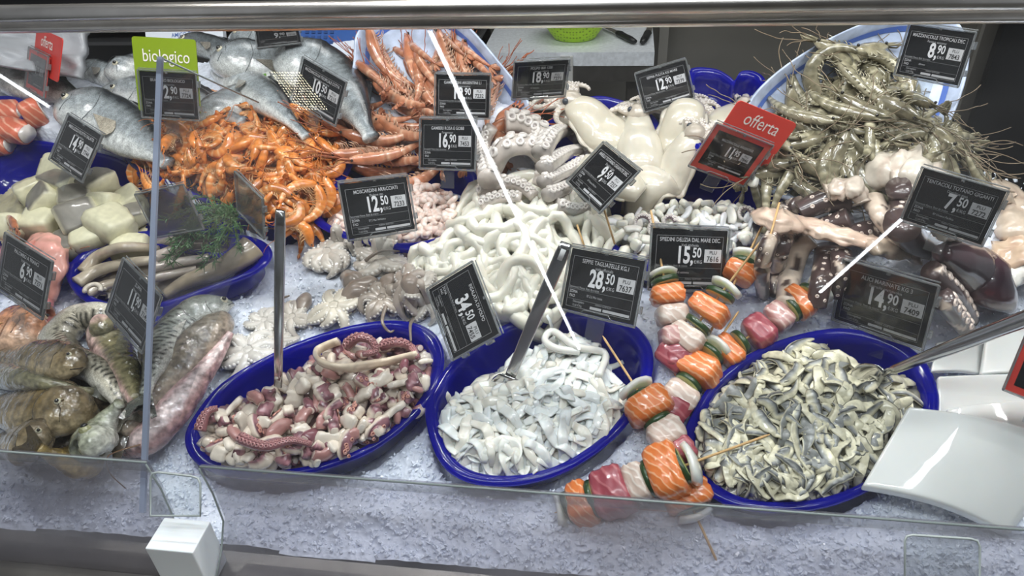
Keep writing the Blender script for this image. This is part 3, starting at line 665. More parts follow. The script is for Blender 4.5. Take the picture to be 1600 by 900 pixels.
def cards():
    def z(px, py, lift): return depth(hit(px, py))-lift
    card([(527,287),(637,273),(650,360),(545,376)], z(600,395,.10), '12,50', '7233', 'MOSCARDINI ARRICCIATI', 'Eledone spp.', 'black 12,50 price card in front of the peeled shrimp tray', mid='37.2 Mar Adriatico')
    card([(738,410),(783,520),(707,565),(668,450)], z(725,560,.05), '34,50', '7455', 'INSALATA DI POLPO', '', 'black 34,50 price card turned on its side between two blue bowls')
    card([(893,384),(1011,406),(992,511),(875,483)], z(950,520,.07), '28,50', '7637', 'SEPPIE TAGLIATELLE KG.1', 'sepia officinalis', 'black 28,50 price card over the bowl of cuttlefish strips', mid='37.2.2 Mar Ionio')
    card([(1018,354),(1140,358),(1132,456),(1012,452)], z(1080,440,.06), '15,50', '7616', 'SPIEDINI DELIZIA DAL MARE DEC.', 'Vedi etichetta', 'black 15,50 price card standing above the fish skewers', mid='Vedi etichetta')
    card([(942,222),(1002,268),(936,333),(887,285)], z(935,340,.05), '9,50', '7257', 'ANELLI TOTANO GIGANTE DEC', 'Dosidicus gigas', 'black 9,50 price card tilted between octopus and blue bowl', mid='87 Oceano Pacifico')
    card([(657,184),(745,186),(743,266),(656,264)], z(700,268,.12), '16,90', '7453', 'GAMBERI ROSA E GOBB', 'Parapenaeus', 'black 16,90 price card below the 18,90 card on the red prawns')
    card([(680,115),(767,117),(765,186),(679,184)], z(722,190,.11), '18,90', '7232', 'GAMBERONI ARGENTINI L1', 'Pleoticus muelleri', 'black 18,90 price card numbered 7232 on the red prawns')
    card([(804,96),(890,92),(883,150),(799,156)], z(840,185,.09), '18,90', '7271', 'POLPO 800 1200', 'Octopus vulgaris', 'black 18,90 price card numbered 7271 behind the octopus', mid='34 Atlantico')
    card([(992,116),(1071,92),(1086,153),(1006,176)], z(1040,170,.05), '12,90', '7279', 'SEPPIA PULITA KG MARE', 'Sepia officinalis', 'black 12,90 price card behind the cuttlefish')
    card([(1120,190),(1208,228),(1162,290),(1075,260)], z(1120,285,.13), '11,95', '7846', 'MAZZANCOLLE ARGENTINE', 'Penaeus', 'red framed 11,95 offer card beside the cuttlefish', red=True, sign=(-.038, .070, .0, .082, .006, '#e0453a', 'offerta', .018, .052, .030))
    card([(1421,36),(1527,51),(1497,136),(1398,117)], z(1450,190,.1), '8,90', '7843', 'MAZZANCOLLE TROPICALI DEC', 'Penaeus vannamei', 'black 8,90 price card on the big marbled dish', mid='allevato')
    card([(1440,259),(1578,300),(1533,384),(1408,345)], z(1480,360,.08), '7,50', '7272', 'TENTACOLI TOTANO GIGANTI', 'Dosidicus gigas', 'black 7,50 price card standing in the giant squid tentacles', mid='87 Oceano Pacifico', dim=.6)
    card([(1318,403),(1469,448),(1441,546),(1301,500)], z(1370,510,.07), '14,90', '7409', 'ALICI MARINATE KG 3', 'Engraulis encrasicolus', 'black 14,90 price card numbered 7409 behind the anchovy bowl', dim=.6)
    card([(1606,525),(1720,565),(1690,660),(1563,605)], .84, '9,90', '7412', 'SEPPIE', '', 'red framed offer card cut off by the frame edge above the white slabs', red=True, sign=(-.045, .060, .02, .062, .005, '#d23b33', None, 0, 0, 0))
    card([(106,177),(163,212),(128,285),(79,250)], z(110,290,.06), '14,90', '7744', 'MERLUZZO FILETTO SALATO', 'Gadus morhua', 'black 14,90 price card numbered 7744 at the cod chunks')
    card([(10,362),(83,410),(68,498),(-5,452)], z(40,510,.06), '6,90', '7371', 'PALOMBO A TRANCI', 'Scyliorhinus', 'black 6,90 price card beside the pink fish fillet')
    card([(193,401),(255,466),(222,550),(168,490)], z(200,550,.06), '11,90', '7149', 'ZUPPA', 'Misto pesce', 'black 11,90 price card leaning by the divider over the whole fish')
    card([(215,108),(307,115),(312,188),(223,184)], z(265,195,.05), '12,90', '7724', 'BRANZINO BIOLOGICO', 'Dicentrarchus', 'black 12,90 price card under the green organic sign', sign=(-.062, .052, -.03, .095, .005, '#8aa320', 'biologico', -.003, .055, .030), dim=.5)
    card([(473,91),(543,126),(524,200),(459,155)], z(490,185,.08), '10,50', '7215', 'MAZZANCOLLA TROPICALE COTTA', 'Litopenaeus vannamei', 'black 10,50 price card between orange shrimps and red prawns')
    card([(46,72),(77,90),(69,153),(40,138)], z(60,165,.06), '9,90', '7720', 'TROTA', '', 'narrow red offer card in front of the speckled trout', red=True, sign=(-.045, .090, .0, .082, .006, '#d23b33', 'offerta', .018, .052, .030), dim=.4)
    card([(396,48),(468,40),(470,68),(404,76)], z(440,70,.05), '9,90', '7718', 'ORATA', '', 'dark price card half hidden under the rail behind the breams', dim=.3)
    card([(214,302),(284,289),(322,356),(243,372)], z(280,375,.05), '', '', '', '', 'empty grey clear card sleeve standing behind the green herb', blank=True)
    card([(368,266),(411,312),(414,372),(372,330)], z(395,380,.05), '', '', '', '', 'empty clear card sleeve at the corner of the orange shrimp tray', blank=True)
cards_fn = cards
# ================================================================== heaps: every piece comes to rest on what lies below it
def stamp(u, v, r, top):
    k = int(r/RES)+1; i0 = int((u-U0)/RES); j0 = int((v-V0)/RES)
    a, b, c_, d = max(i0-k, 0), min(i0+k+2, NU), max(j0-k, 0), min(j0+k+2, NV)
    if a >= b or c_ >= d: return
    x = UU[a:b, c_:d]-u; y = VV[a:b, c_:d]-v; q = np.clip(1-(x*x+y*y)/(r*r), 0, 1)
    H[a:b, c_:d] = np.where(q > 0, np.maximum(H[a:b, c_:d], top-r*.5*(1-np.sqrt(q))), H[a:b, c_:d])
class Var:
    def __init__(s, name, root, rootmat, parts, foot): s.name = name; s.root = root; s.rm = rootmat; s.parts = parts; s.foot = np.array(foot, float); s.me = None
    def make(s):
        if s.me is None: s.me = s.root.mesh(s.name, s.rm, origin=(0, 0, 0)); s.pm = [(n, m.mesh(n, mt, origin=(0, 0, 0))) for n, m, mt in s.parts]
        return s
CAP = None
def put_rigid(var, q, yaw, scale=1.0, lab=None, cat=None, group=None, flip=False, tn=.18, key=None, sink=.35, lift=0, parts=True):
    var.make(); c, s_ = math.cos(yaw), math.sin(yaw); f = var.foot*scale
    if key: q = np.append(keep_in(np.array([q[:2]]), key, .86)[0], q[2])
    x = q[0]+f[:, 0]*c-f[:, 1]*s_; y = q[1]+f[:, 0]*s_+f[:, 1]*c; z = hs(x, y)
    A = np.stack([np.ones(len(x)), x-q[0], y-q[1]], 1); k, *_ = np.linalg.lstsq(A, z, rcond=None)
    k[1:] = np.clip(k[1:], -.9, .9); res = z-A @ k; h = k[0]+np.percentile(res, 70)
    if CAP is not None: h = min(h, hs(q[0], q[1], CAP[0])+CAP[1])
    n = nrm([-k[1]+random.gauss(0, tn), -k[2]+random.gauss(0, tn), 1]); zt = f[:, 3].max()
    xa = np.array([c, s_, 0]); xa = nrm(xa-n*np.dot(xa, n)); ya = np.cross(n, xa); R = np.array([xa, ya, n]).T
    if flip: R = R @ np.diag([1, -1, -1])
    pos = np.array([q[0], q[1], h])+n*(zt*(1-sink)+lift)
    o = bpy.data.objects.new(var.name, var.me); COL.objects.link(o)
    RWd = F @ R*scale; t = W(pos); o.matrix_world = Matrix([[*RWd[0], t[0]], [*RWd[1], t[1]], [*RWd[2], t[2]], [0, 0, 0, 1]])
    tag(o, lab, cat, group)
    if parts:
        for nm, me in var.pm: ch = bpy.data.objects.new(nm, me); COL.objects.link(ch); ch.parent = o
    for fx, fy, fr, fz in f:
        p = R @ np.array([fx, -fy if False else fy, 0])+pos; stamp(p[0], p[1], fr, p[2]+fz*.8)
    return o
def scatter(poly, n, spread=6):
    P = np.array(poly, float); x0, y0 = P.min(0); x1, y1 = P.max(0); out = []
    while len(out) < n:
        best = None
        for _ in range(spread):
            while True:
                x, y = random.uniform(x0, x1), random.uniform(y0, y1)
                if inpoly(x, y, P): break
            d = min([((x-a)**2+((y-b)*1.5)**2) for a, b in out[-int(n*.5)-1:]] or [1e9])
            if best is None or d > best[0]: best = (d, x, y)
        out.append(best[1:])
    return out
def cap(v):
    global CAP
    CAP = None if v is None else (H.copy(), v)
def heap(vars_, poly, n, lab, cat, group, scale=(.9, 1.1), tn=.25, yawf=None, flip=.5, sink=.35, key=None, cp=.035):
    cap(cp); pts = scatter(poly, n)
    for i, (x, y) in enumerate(pts):
        q = hit(x, y); yaw = random.uniform(0, 2*PI) if yawf is None else yawf(x, y)
        L_ = lab(x, y) if callable(lab) else lab
        put_rigid(random.choice(vars_), q, yaw, random.uniform(*scale), L_, cat, group, random.random() < flip, tn, sink=sink, key=key)
    cap(None)
def keep_in(P2, key, lim=.90):
    if not key: return P2
    ol = BOWLS[key][0]; P2 = np.array(P2)
    for _ in range(6):
        s = ol.rf(P2[:, 0], P2[:, 1]); k = np.argmax(s)
        if s[k] <= lim: break
        P2 = P2+(ol.c-P2[k])*(1-lim/s[k])*1.02
    s = ol.rf(P2[:, 0], P2[:, 1])[:, None]; return np.where(s > lim, ol.c+(P2-ol.c)*lim/s, P2)
def smooth1(a, k, closed=False):
    for _ in range(k):
        if closed: a = (np.roll(a, 1)+a*2+np.roll(a, -1))/4
        else: b = a.copy(); b[1:-1] = (a[:-2]+2*a[1:-1]+a[2:])/4; a = b
    return a
def drape(P2, r, k=3, closed=False, hold=.6, update=True):
    """let a soft strand settle: heights follow what lies below, smoothed"""
    P2 = np.asarray(P2); r = np.broadcast_to(r, (len(P2),)); z = hs(P2[:, 0], P2[:, 1])
    zs = smooth1(z, k, closed); zs = np.maximum(zs, z-.4*r)*hold+(1-hold)*zs
    if CAP is not None: zs = np.minimum(zs, hs(P2[:, 0], P2[:, 1], CAP[0])+CAP[1])
    zc = zs+r*.75
    if update:
        for p, zz, rr in zip(P2[::2], zc[::2], r[::2]): stamp(p[0], p[1], rr*1.3, zz+rr*.7)
    return np.column_stack([P2, zc])
def wander(q, L, n, a0, curl, jit, rng=random):
    a = a0; P = [np.array(q[:2])]; st = L/(n-1); c = curl
    for i in range(n-1):
        c += rng.gauss(0, jit); a += c*st; P.append(P[-1]+st*np.array([math.cos(a), math.sin(a)]))
    P = np.array(P); return P-P.mean(0)+np.array(q[:2])
# ------------------------------------------------------------------ shrimps
def shrimp_var(name, L, curl, cb, cd, cl, chead, mat, tmat='thread', feel=3, flen=.9, seed=0, slim=1.0, cfeel=None, legs=True, eye=True, head=.34):
    rg = random.Random(seed); n = 34; s = np.linspace(0, 1, n)
    k = np.where(s > .28, 1.0, .12); k = k/k.sum(); ang = np.cumsum(k)*curl; ang -= ang[0]
    P = np.zeros((n, 3))
    for i in range(1, n): P[i] = P[i-1]+np.array([math.cos(ang[i]), math.sin(ang[i]), 0])*L/(n-1)
    r = np.interp(s, [0, .05, .15, .28, .36, .5, .7, .88, 1], np.array([.010, .045, .075, .09, .088, .078, .06, .038, .022]))*L*slim
    seg = (s-head)/(1-head)*6; fr = seg-np.floor(seg); r = r*np.where(s > head, 1+.09*(1-fr)-.03, 1)
    P = P-(P.min(0)+P.max(0))/2; cb, cd, cl, ch = [np.array(lin(x)) for x in (cb, cd, cl, chead)]
    def col(t, a):
        if t < head: c = ch*(1-.25*math.sin(t*40)*.3)
        else:
            f_ = ((t-head)/(1-head)*6) % 1; c = cb*(1-f_)+cd*f_ if f_ < .8 else cl
        bel = sstep(math.cos(a), .3, 1); c = c*(1-bel*.6)+cl*bel*.6
        if t > .93: c = cd
        return c
    mb = MB().loft(P, r, r*.78, n=10, col=col)
    T0 = nrm(P[0]-P[2]); Sd = np.cross((0, 0, 1), -T0)
    mb.loft([P[3]-Sd*r[3]*.6, P[0]-Sd*r[2]*.6+T0*L*.03, P[0]-Sd*r[3]*.5+T0*L*.13], [L*.022, L*.014, L*.002], [L*.012, L*.009, L*.002], n=5, col=ch*.9)
    if eye:
        for z in (-1, 1): mb.ball(P[2]-Sd*r[2]*.3+T0*L*.02+np.array([0, 0, z*r[2]*.75]), L*.019, '#15100c', n=6)
    parts = []
    tf = MB(); Te = nrm(P[-1]-P[-3]); Se = np.cross((0, 0, 1), Te)
    for a in (-.75, -.35, .05, .42, .8):
        d = Te*math.cos(a)*.9+Se*math.sin(a)*.35+np.array([0, 0, math.sin(a)*.75]); l = L*(.15 if abs(a) > .1 else .12)
        tf.loft([P[-1]-Te*L*.01, P[-1]+d*l*.5, P[-1]+d*l*.85, P[-1]+d*l], [L*.012, L*.030, L*.028, L*.008], [L*.006, L*.006, L*.005, L*.002], up=tuple(np.cross(d, Te)+(0, .01, .3)), n=6, col=np.array([cb, cb, cd, cd*.8]))
    parts.append(('tail_fan', tf, mat))
    if legs:
        lg = MB()
        for i in range(9):
            t = .2+.6*i/9; j = int(t*(n-1)); T = nrm(P[min(j+1, n-1)]-P[j-1]); S = np.cross((0, 0, 1), T)
            for z in (-.45, .45):
                b = P[j]+S*r[j]*.8+np.array([0, 0, z*r[j]]); l = L*rg.uniform(.09, .17)*(1.3 if t < .45 else .7)*(.62 if slim < 1 else 1)
                lg.loft([b, b+S*l*.5-T*l*.25+np.array([0, 0, z*.01*L]), b+S*l*.75-T*l*.75], [L*.010, L*.008, L*.002], [L*.010, L*.008, L*.002], n=4, col=cl*.85)
        parts.append(('legs', lg, mat))
    if feel:
        fm = MB(); cf = lin(cfeel) if cfeel else ch
        for i in range(feel):
            a = rg.uniform(-.5, .5); b = rg.uniform(-2, 2); d = T0; Q = [P[0]]
            for j in range(9):
                w_ = a+b*(j/9)**2*.6; Q.append(Q[-1]+(T0*math.cos(w_)+Sd*math.sin(w_))*L*flen/9+np.array([0, 0, rg.gauss(.006, .01)*L]))
            fm.loft(spline(Q, 16), L*.0058, L*.0058, n=3, col=cf)
        for z in (-1, 1): fm.loft([P[1]+(0, 0, z*r[1]*.5), P[0]+T0*L*.09+Sd*L*.02+(0, 0, z*.03*L), P[0]+T0*L*.15], [L*.016, L*.013, L*.002], [L*.008, L*.006, L*.001], n=5, col=ch)
        parts.append(('feelers', fm, tmat))
    js = [2, 8, 14, 20, 26, 32]; foot = [(P[j][0], P[j][1], r[j]*1.15, r[j]*.78) for j in js]
    return Var(name, mb, mat, parts, foot)
def blob_var(name, L, r, col, mat, seed, curl=0., ends=None, power=.8, flat=.8, wob=.12, n=12, taper=.15, extra=None):
    """short thick cut piece: rounded body with flat cut ends"""
    rg = np.random.default_rng(seed); N = 9; s = np.linspace(-.5, .5, N); a = s*curl
    P = np.stack([s*L, (curl/ max(abs(curl), 1e-6))*np.abs(s)**2*L*abs(curl)*.6, 0*s], 1); P[:, 1] -= P[:, 1].mean()
    rr = r*(1-taper*np.abs(s*2)**2); rr[[0, -1]] *= .86
    w_ = 1+wob*np.repeat(rg.normal(size=(3, n)), 3, 0)*.6; w_ = (w_+np.roll(w_, 1, 1)+np.roll(w_, -1, 1))/3
    mb = MB().loft(P, rr, rr*flat, n=n, col=col, power=power, wob=w_)
    if ends is not None:
        for p, q, sg in ((P[0], P[1], 0), (P[-1], P[-2], -1)):
            d = nrm(p-q)*r*.03; mb.loft([p+d*.2, p+d], [rr[0]*.9, rr[0]*.82], [rr[0]*.9*flat, rr[0]*.82*flat], n=n, col=ends, power=power)
    if extra: extra(mb, P, rr, rg)
    foot = [(p[0], p[1], max(r, .006), r*flat) for p in P[::2]]
    return Var(name, mb, mat, [], foot)
# ------------------------------------------------------------------ tentacles
def sucker(mb, p, n_, r, c='#e9e3dc', cin='#b9aca6'):
    n_ = nrm(n_); a = nrm(np.cross(n_, (.3, .5, .8))); b = np.cross(n_, a); V = []; K = 8; C = []
    for rr, hh, cc in ((1, 0, c), (.95, .45, c), (.62, .62, c), (.38, .3, cin)):
        for k in range(K): t = k/K*2*PI; V.append(p+(a*math.cos(t)+b*math.sin(t))*r*rr+n_*hh*r); C.append(lin(cc))
    f = [(i*K+k, i*K+(k+1) % K, (i+1)*K+(k+1) % K, (i+1)*K+k) for i in range(3) for k in range(K)]; f.append(tuple(3*K+k for k in range(K)))
    mb.add(V, f, np.array(C))
def tentacle(mb, sm, P, r0, r1, col, up=EN, flat=.85, suck=0, sc='#e9e3dc', side=0.0, n=10, rows=2, cin='#b9aca6', srad=.42, r=None):
    P = np.asarray(P); N = len(P); r = np.linspace(r0, r1, N) if r is None else r; mb.loft(P, r, r*flat, up=tuple(up), n=n, col=col)
    if not suck: return
    d = np.concatenate([[0], np.cumsum(np.linalg.norm(np.diff(P, axis=0), axis=1))]); x = r[0]*.5; T = np.gradient(P, axis=0); row = 0
    while x < d[-1]*.97:
        k = np.interp(x, d, np.arange(N)); i = min(int(k), N-1); rr = np.interp(x, d, r); p = np.array([np.interp(x, d, P[:, j]) for j in range(3)])
        t = nrm(T[i]); S = nrm(np.cross(up, t)); U = np.cross(t, S)
        for q in ((-1, 1) if rows == 2 else (0,)):
            a = side+q*.42; nn = U*math.cos(a)+S*math.sin(a)
            sucker(sm, p+S*math.sin(a)*rr*.93+U*math.cos(a)*rr*flat*.93+t*rr*.35*q*.5, nn, rr*srad, sc, cin)
        x += rr*suck
def pxpath(pts, n, dr=None):
    """pixels (x, y[, lift]) -> smooth path in (u, v, h), resting on the height map"""
    Q = []
    for p in pts: q = hit(p[0], p[1]); Q.append([q[0], q[1], q[2]+(p[2] if len(p) > 2 else 0)])
    P = spline(Q, max(n*4, 60)); l = np.concatenate([[0], np.cumsum(np.linalg.norm(np.diff(P[:, :2], axis=0), axis=1))]); t = np.linspace(0, l[-1], n)
    return np.stack([np.interp(t, l, P[:, k]) for k in range(3)], 1)
def raised(Q, dz):
    """lift points by dz, sliding them towards the viewer's side so that they still cover the spot they lie on"""
    k = (np.asarray(dz)/(CL[2]-Q[:, 2]))[:, None]; return Q+(CL-Q)*k
# ------------------------------------------------------------------ whole fish
FISHN = {}
def fish(name, label, pts, hh, ww, ds, pal, cat='fish', group=None, head=.24, eye=.018, prof=None, tail=True, eyepos=(.09, .3), lift=0., n=56, spots=None, fins=True, tailc=None, mouth=True, tails=1.0, roll=0., snap=True, seed=1, eyec=('#d8d2b8', '#0c0c0c'), mat='fish', gill=True, tilt=None, pec='#8f8a80', dfin=True, stamp_=True, face=.6):
    """pts run head to tail in image pixels; ds = +1 when the back lies on the left of the swimming direction reversed"""
    rg = np.random.default_rng(seed); Q = pxpath(pts, n); s = np.linspace(0, 1, n)
    pr = prof or ([0, .03, .1, .2, .32, .45, .6, .75, .88, .95, 1], [.06, .28, .62, .88, 1, .98, .82, .56, .32, .26, .30])
    r = np.interp(s, *pr); r = smooth1(r, 2); hr = hh*r; wr = ww*np.minimum(1, r*1.15)
    z0 = smooth1(Q[:, 2], 12); Q[:, 2] = z0; Q = raised(Q, smooth1(wr*.8+lift, 6)); z = Q[:, 2]; P = W(Q)
    if stamp_:
        for i in range(0, n, 3): stamp(Q[i][0], Q[i][1], hr[i]*.95, z[i]+wr[i]*.7)
    back, side, belly, spot = [np.array(lin(c)) for c in pal]
    T = np.gradient(P, axis=0); T /= np.linalg.norm(T, axis=1, keepdims=True); up = nrm(EN+nrm(CAM-P[n//2])*face)
    if roll: up = nrm(up*math.cos(roll)+nrm(np.cross(up, T[n//2]))*math.sin(roll))
    nr = 28; C = np.zeros((n, nr, 3)); a = np.arange(nr)/nr*2*PI
    for i in range(n):
        for k in range(nr):
            x = math.cos(a[k])*ds+rg.normal()*.05; c = side*1.0
            c = c*(1-sstep(x, .25, .75))+back*sstep(x, .25, .75); b = sstep(-x, .1, .7); c = c*(1-b)+belly*b
            if s[i] < head*.95: c = c*.82+side*.12+np.array([.03, .03, .03])
            c = c*(1+rg.normal()*.10); C[i, k] = c
            if spots and s[i] > head and abs(math.sin(a[k]*spots[0]+i*.9))*1 > spots[1] and (i % 2 == 0) and x > spots[2]: C[i, k] = spot
    C = np.clip(C, 0, 1); N = len(P); Wb = np.ones((N, nr))
    g = np.abs(s-head); hb = 1+.05*(s < head)
    mb = MB().loft(P, hr*hb, wr*hb, up=tuple(up), n=nr, col='#ffffff', wob=(1+(.09 if mat == 'goby' else .02)*(noise((n, nr), 4, seed)-.5)*(1+0*s[:, None])+(.05 if mat == 'goby' else 0)*(noise((n, nr), 1.7, seed+1)-.5)))
    mb.c[0][:n*nr] = C.reshape(-1, 3); mb.c[0][n*nr] = side; mb.c[0][n*nr+1] = side
    o = mb.obj(name, mat); tag(o, label, cat, group)
    org = o['_o']
    def sp(t, x, off=1.0):                       # point on the visible flank: t along, x towards the back
        k = t*(n-1); i = min(int(k), n-2); u = k-i; p = P[i]*(1-u)+P[i+1]*u; h_ = np.interp(t, s, hr*hb); w_ = np.interp(t, s, wr*hb)
        S = nrm(np.cross(up, T[i])); Uv = np.cross(T[i], S); cx = np.clip(x*ds, -1, 1); return p+S*h_*cx+Uv*w_*math.sqrt(max(0, 1-cx*cx))*off, S*ds, Uv, T[i]
    if eye:
        p, S, Uv, t = sp(*eyepos); e = MB()
        e.ball(p-Uv*eye*.35, eye, eyec[0], n=10); e.ball(p+Uv*eye*.32, eye*.62, eyec[1], 1, 1, 1, n=8); e.obj('eye', 'fish', o, origin=org)
    if gill:
        G = [sp(head+.03-.05*abs(x)**1.5*1.2, x)[0] for x in np.linspace(-.85, .75, 12)]
        MB().loft(G, hh*.018, hh*.018, up=tuple(up), n=5, col=side*.42).obj('gill_slit', 'fish', o, origin=org)
        G2 = [sp(head*.62-.03*abs(x), x, 1.0)[0] for x in np.linspace(-.6, .2, 8)]
        MB().loft(G2, hh*.018, hh*.018, up=tuple(up), n=4, col=side*.45).obj('cheek_line', 'fish', o, origin=org)
    if mouth:
        G = [sp(t, x)[0] for t, x in ((.006, .12), (.014, -.05), (.03, -.28), (.052, -.46))]
        MB().loft(spline(G, 8), hh*.022, hh*.022, up=tuple(up), n=5, col=back*.5).obj('mouth', 'fish', o, origin=org)
    if fins:
        p, S, Uv, t = sp(head+.06, -.25); F_ = [p+Uv*.001]
        for k in range(7): aa = -.45+k*.15; F_.append(p+t*math.cos(aa)*hh*1.1*(.8+.2*math.cos(aa*2))-S*math.sin(aa+.35)*hh*.8+Uv*hh*.14)
        MB().poly(F_, .0012, pec, tuple(Uv)).obj('pectoral_fin', 'fish', o, False, origin=org)
        if dfin:
            V = []; K = 16
            for k in range(K+1):
                t_ = .34+.45*k/K; i = int(t_*(n-1)); S = nrm(np.cross(up, T[i]))*ds; b = P[i]+S*hr[i]*.93; V.append((b, b+S*hh*.24*math.sin(PI*min(1, .15+k/K*.85))*(1 if k % 2 else .82)))
            D = MB(); vv = [x for ab in V for x in ab]; th = up*.0015
            vv2 = vv+[x+th for x in vv]; m_ = len(vv); f = []
            for k in range(K): f += [(2*k, 2*k+1, 2*k+3, 2*k+2), (m_+2*k, m_+2*k+2, m_+2*k+3, m_+2*k+1), (2*k+1, m_+2*k+1, m_+2*k+3, 2*k+3)]
            D.add(vv2, f, back*.8).obj('dorsal_fin', 'fish', o, False, origin=org)
    if tail:
        p = P[-1]; t = T[-1]; S = nrm(np.cross(up, t)); U_ = np.cross(t, S); tp = [p-t*hh*.1-S*hr[-1]]
        for x, l in ((-1, 1.0), (-.72, 1.12), (-.3, .78), (0, .68), (.3, .78), (.72, 1.12), (1, 1.0)): tp.append(p+t*hh*l*tails+S*x*hh*.72*tails)
        tp.append(p-t*hh*.1+S*hr[-1]); MB().poly(tp, .003, tailc or back*.7, tuple(up)).obj('tail_fin', 'fish', o, False, origin=org)
    return o
SEA = ('#2a2f36', '#a9b0b4', '#e4e6e4', '#1e2226')
# ================================================================== beds of the deeper layers
bed([(300,715),(305,660),(350,632),(430,600),(520,545),(600,530),(665,545),(685,580),(655,650),(590,700),(500,732),(410,742),(340,735)], .018, .040, (480,640), name='lower_octopus_layer', lab='juicy lower layer of chopped octopus in the left blue bowl', cat='octopus salad', c='#9a7a78')
bed([(678,712),(672,665),(730,605),(800,565),(860,530),(925,530),(965,590),(985,620),(960,680),(900,722),(820,750),(740,745)], .018, .046, (830,640), name='lower_strip_layer', lab='lower layer of white cuttlefish strips in the middle blue bowl', cat='cuttlefish strips', c='#c9cfcd', mat='white')
bed([(1082,740),(1075,690),(1110,620),(1190,560),(1260,540),(1340,565),(1420,590),(1445,640),(1425,700),(1350,755),(1260,788),(1170,790)], .020, .050, (1240,660), name='lower_anchovy_layer', lab='lower layer of marinated anchovies in the right blue bowl', cat='anchovies', c='#6e6c60', mat='anchovy')
bed([(505,350),(540,300),(640,280),(700,300),(722,330),(700,365),(660,380),(600,382),(540,368)], .022, .036, (640,330), name='lower_peeled_layer', lab='lower layer of tiny peeled shrimps in the rounded tray', cat='peeled shrimps', c='#d9b9ac', mat='white')
bed([(950,360),(990,335),(1060,318),(1130,320),(1180,340),(1195,380),(1130,410),(1060,412),(990,400)], .026, .05, (1070,350), name='lower_salad_layer', lab='lower layer of mixed seafood salad in the blue bowl', cat='seafood salad', c='#c4beb4', mat='white')
bed([(208,250),(245,200),(340,172),(440,172),(530,205),(535,260),(490,315),(430,345),(385,325),(300,285)], .05, .085, (370,220), name='lower_shrimp_layer', lab='lower layer of orange shrimps packed in the dark blue tray', cat='cooked shrimps', c='#c8703a', mat='shrimp')
bed([(-20,330),(20,290),(100,265),(190,290),(225,330),(225,400),(120,400),(0,380)], .03, .055, (110,330), name='lower_cod_layer', lab='darker lower cod pieces lying in the blue tray', cat='cod', c='#b5ae92', mat='dry')  # cod bed in a darker tone than the chunks on top
bed([(120,440),(180,395),(280,385),(380,385),(400,410),(330,440),(240,465),(160,465)], .02, .035, None, name='lower_squid_layer', lab='lower layer of thin pale squid in the small blue bowl', cat='squid', c='#a89d90', mat='soft')
dish([(1140,235),(1165,165),(1210,115),(1280,68),(1360,32),(1430,18),(1490,30),(1514,70),(1508,130),(1480,200),(1430,270),(1330,320),(1220,310)], (1330,300), None, 'large oval white and blue marbled dish behind the grey shrimps', math.radians(34))
dish([(545,160),(552,95),(558,50),(600,15),(660,5),(720,30),(780,95),(830,165),(840,230),(780,300),(640,310),(570,250)], (690,280), None, 'large white and blue marbled dish behind the red prawns', math.radians(34))
# ================================================================== the big grey and red shrimp heaps
ORV = [shrimp_var('cooked_shrimp', .086, c_, '#e99a50', '#d87428', '#f0bf88', '#dc8238', 'shrimp', feel=f_, flen=.5, seed=i, slim=1.3) for i, (c_, f_) in enumerate([(2.6, 2), (3.4, 1), (2.0, 2), (3.0, 0), (1.3, 1)])]
ORP = [(222,245),(250,195),(330,165),(415,160),(500,185),(535,225),(520,285),(470,340),(455,360),(425,330),(390,318),(330,292),(270,280),(235,285),(205,258)]
def orlab(x, y): return 'orange cooked shrimp in the heap on the dark blue tray'
heap(ORV, ORP, 190, orlab, 'shrimp', 'orange cooked shrimps heaped on the dark blue tray', tn=.3)
for x, y, a in ((440,345,1.2),(450,330,.4),(455,355,2),(425,310,2.6),(470,310,3.4)): put_rigid(random.choice(ORV), hit(x, y), a, 1, 'orange cooked shrimp spilling over the tray corner onto the ice', 'shrimp', 'orange shrimps spilled over the tray corner')
PRV = [shrimp_var('red_prawn', .135, c_, '#c08768', '#a5664a', '#cfa68a', '#b47252', 'shrimp', feel=4, flen=.55, seed=20+i, slim=.92, cfeel='#a85a38', head=.40) for i, c_ in enumerate([.7, .45, 1.0, -.5])]
def prawn(x, y, aim, lab, k=0, sc_=1.0):
    """aim: the image point its head looks at"""
    q = hit(x, y); p = hit(*aim) if False else onp(aim[0], aim[1], q[2]); yaw = math.atan2(p[1]-q[1], p[0]-q[0])+PI
    return put_rigid(PRV[k % 4], q, yaw, sc_, lab, 'prawn', 'raw red prawns fanned out on the marbled dish', tn=.08)
pl = 'raw red prawn in the fan laid out on the marbled dish'
row = [((560,175),(480,120)),((590,215),(500,170)),((600,240),(505,210)),((570,200),(480,190)),((640,230),(560,160)),((650,180),(570,110)),((800,210),(850,150)),((780,200),(850,120)),((770,225),(840,190)),
       ((625,200),(530,170)),((690,235),(620,160)),((610,155),(540,80)),((640,150),(580,60)),((600,120),(550,60)),((625,110),(585,30)),((760,150),(800,70)),((750,175),(800,110)),((740,130),(760,60)),((670,120),(655,20)),((700,125),(705,20)),((725,120),(735,30)),
       ((650,110),(620,20)),((685,160),(680,80)),((720,160),(730,80)),((660,170),(620,90)),((775,170),(820,100)),((790,190),(850,130)),((585,150),(520,90)),((560,150),(480,110)),
       ((650,80),(640,-20)),((612,95),(590,0)),((681,85),(680,-20)),((712,92),(720,0)),((745,105),(770,0)),((640,200),(590,150)),((670,210),(640,140)),((600,185),(540,150)),((625,245),(560,225)),((575,225),(520,215)),((555,235),(490,240)),((580,255),(500,260)),((610,262),(530,270)),((640,258),(560,262)),((650,145),(600,60)),((665,95),(660,0)),((628,150),(560,90)),((700,150),(700,60)),((560,205),(490,185)),((695,60),(700,-60)),((625,80),(600,-30)),((728,75),(745,-20)),((758,120),(790,30)),((585,120),(530,40)),((790,235),(850,190)),((600,228),(520,200))]
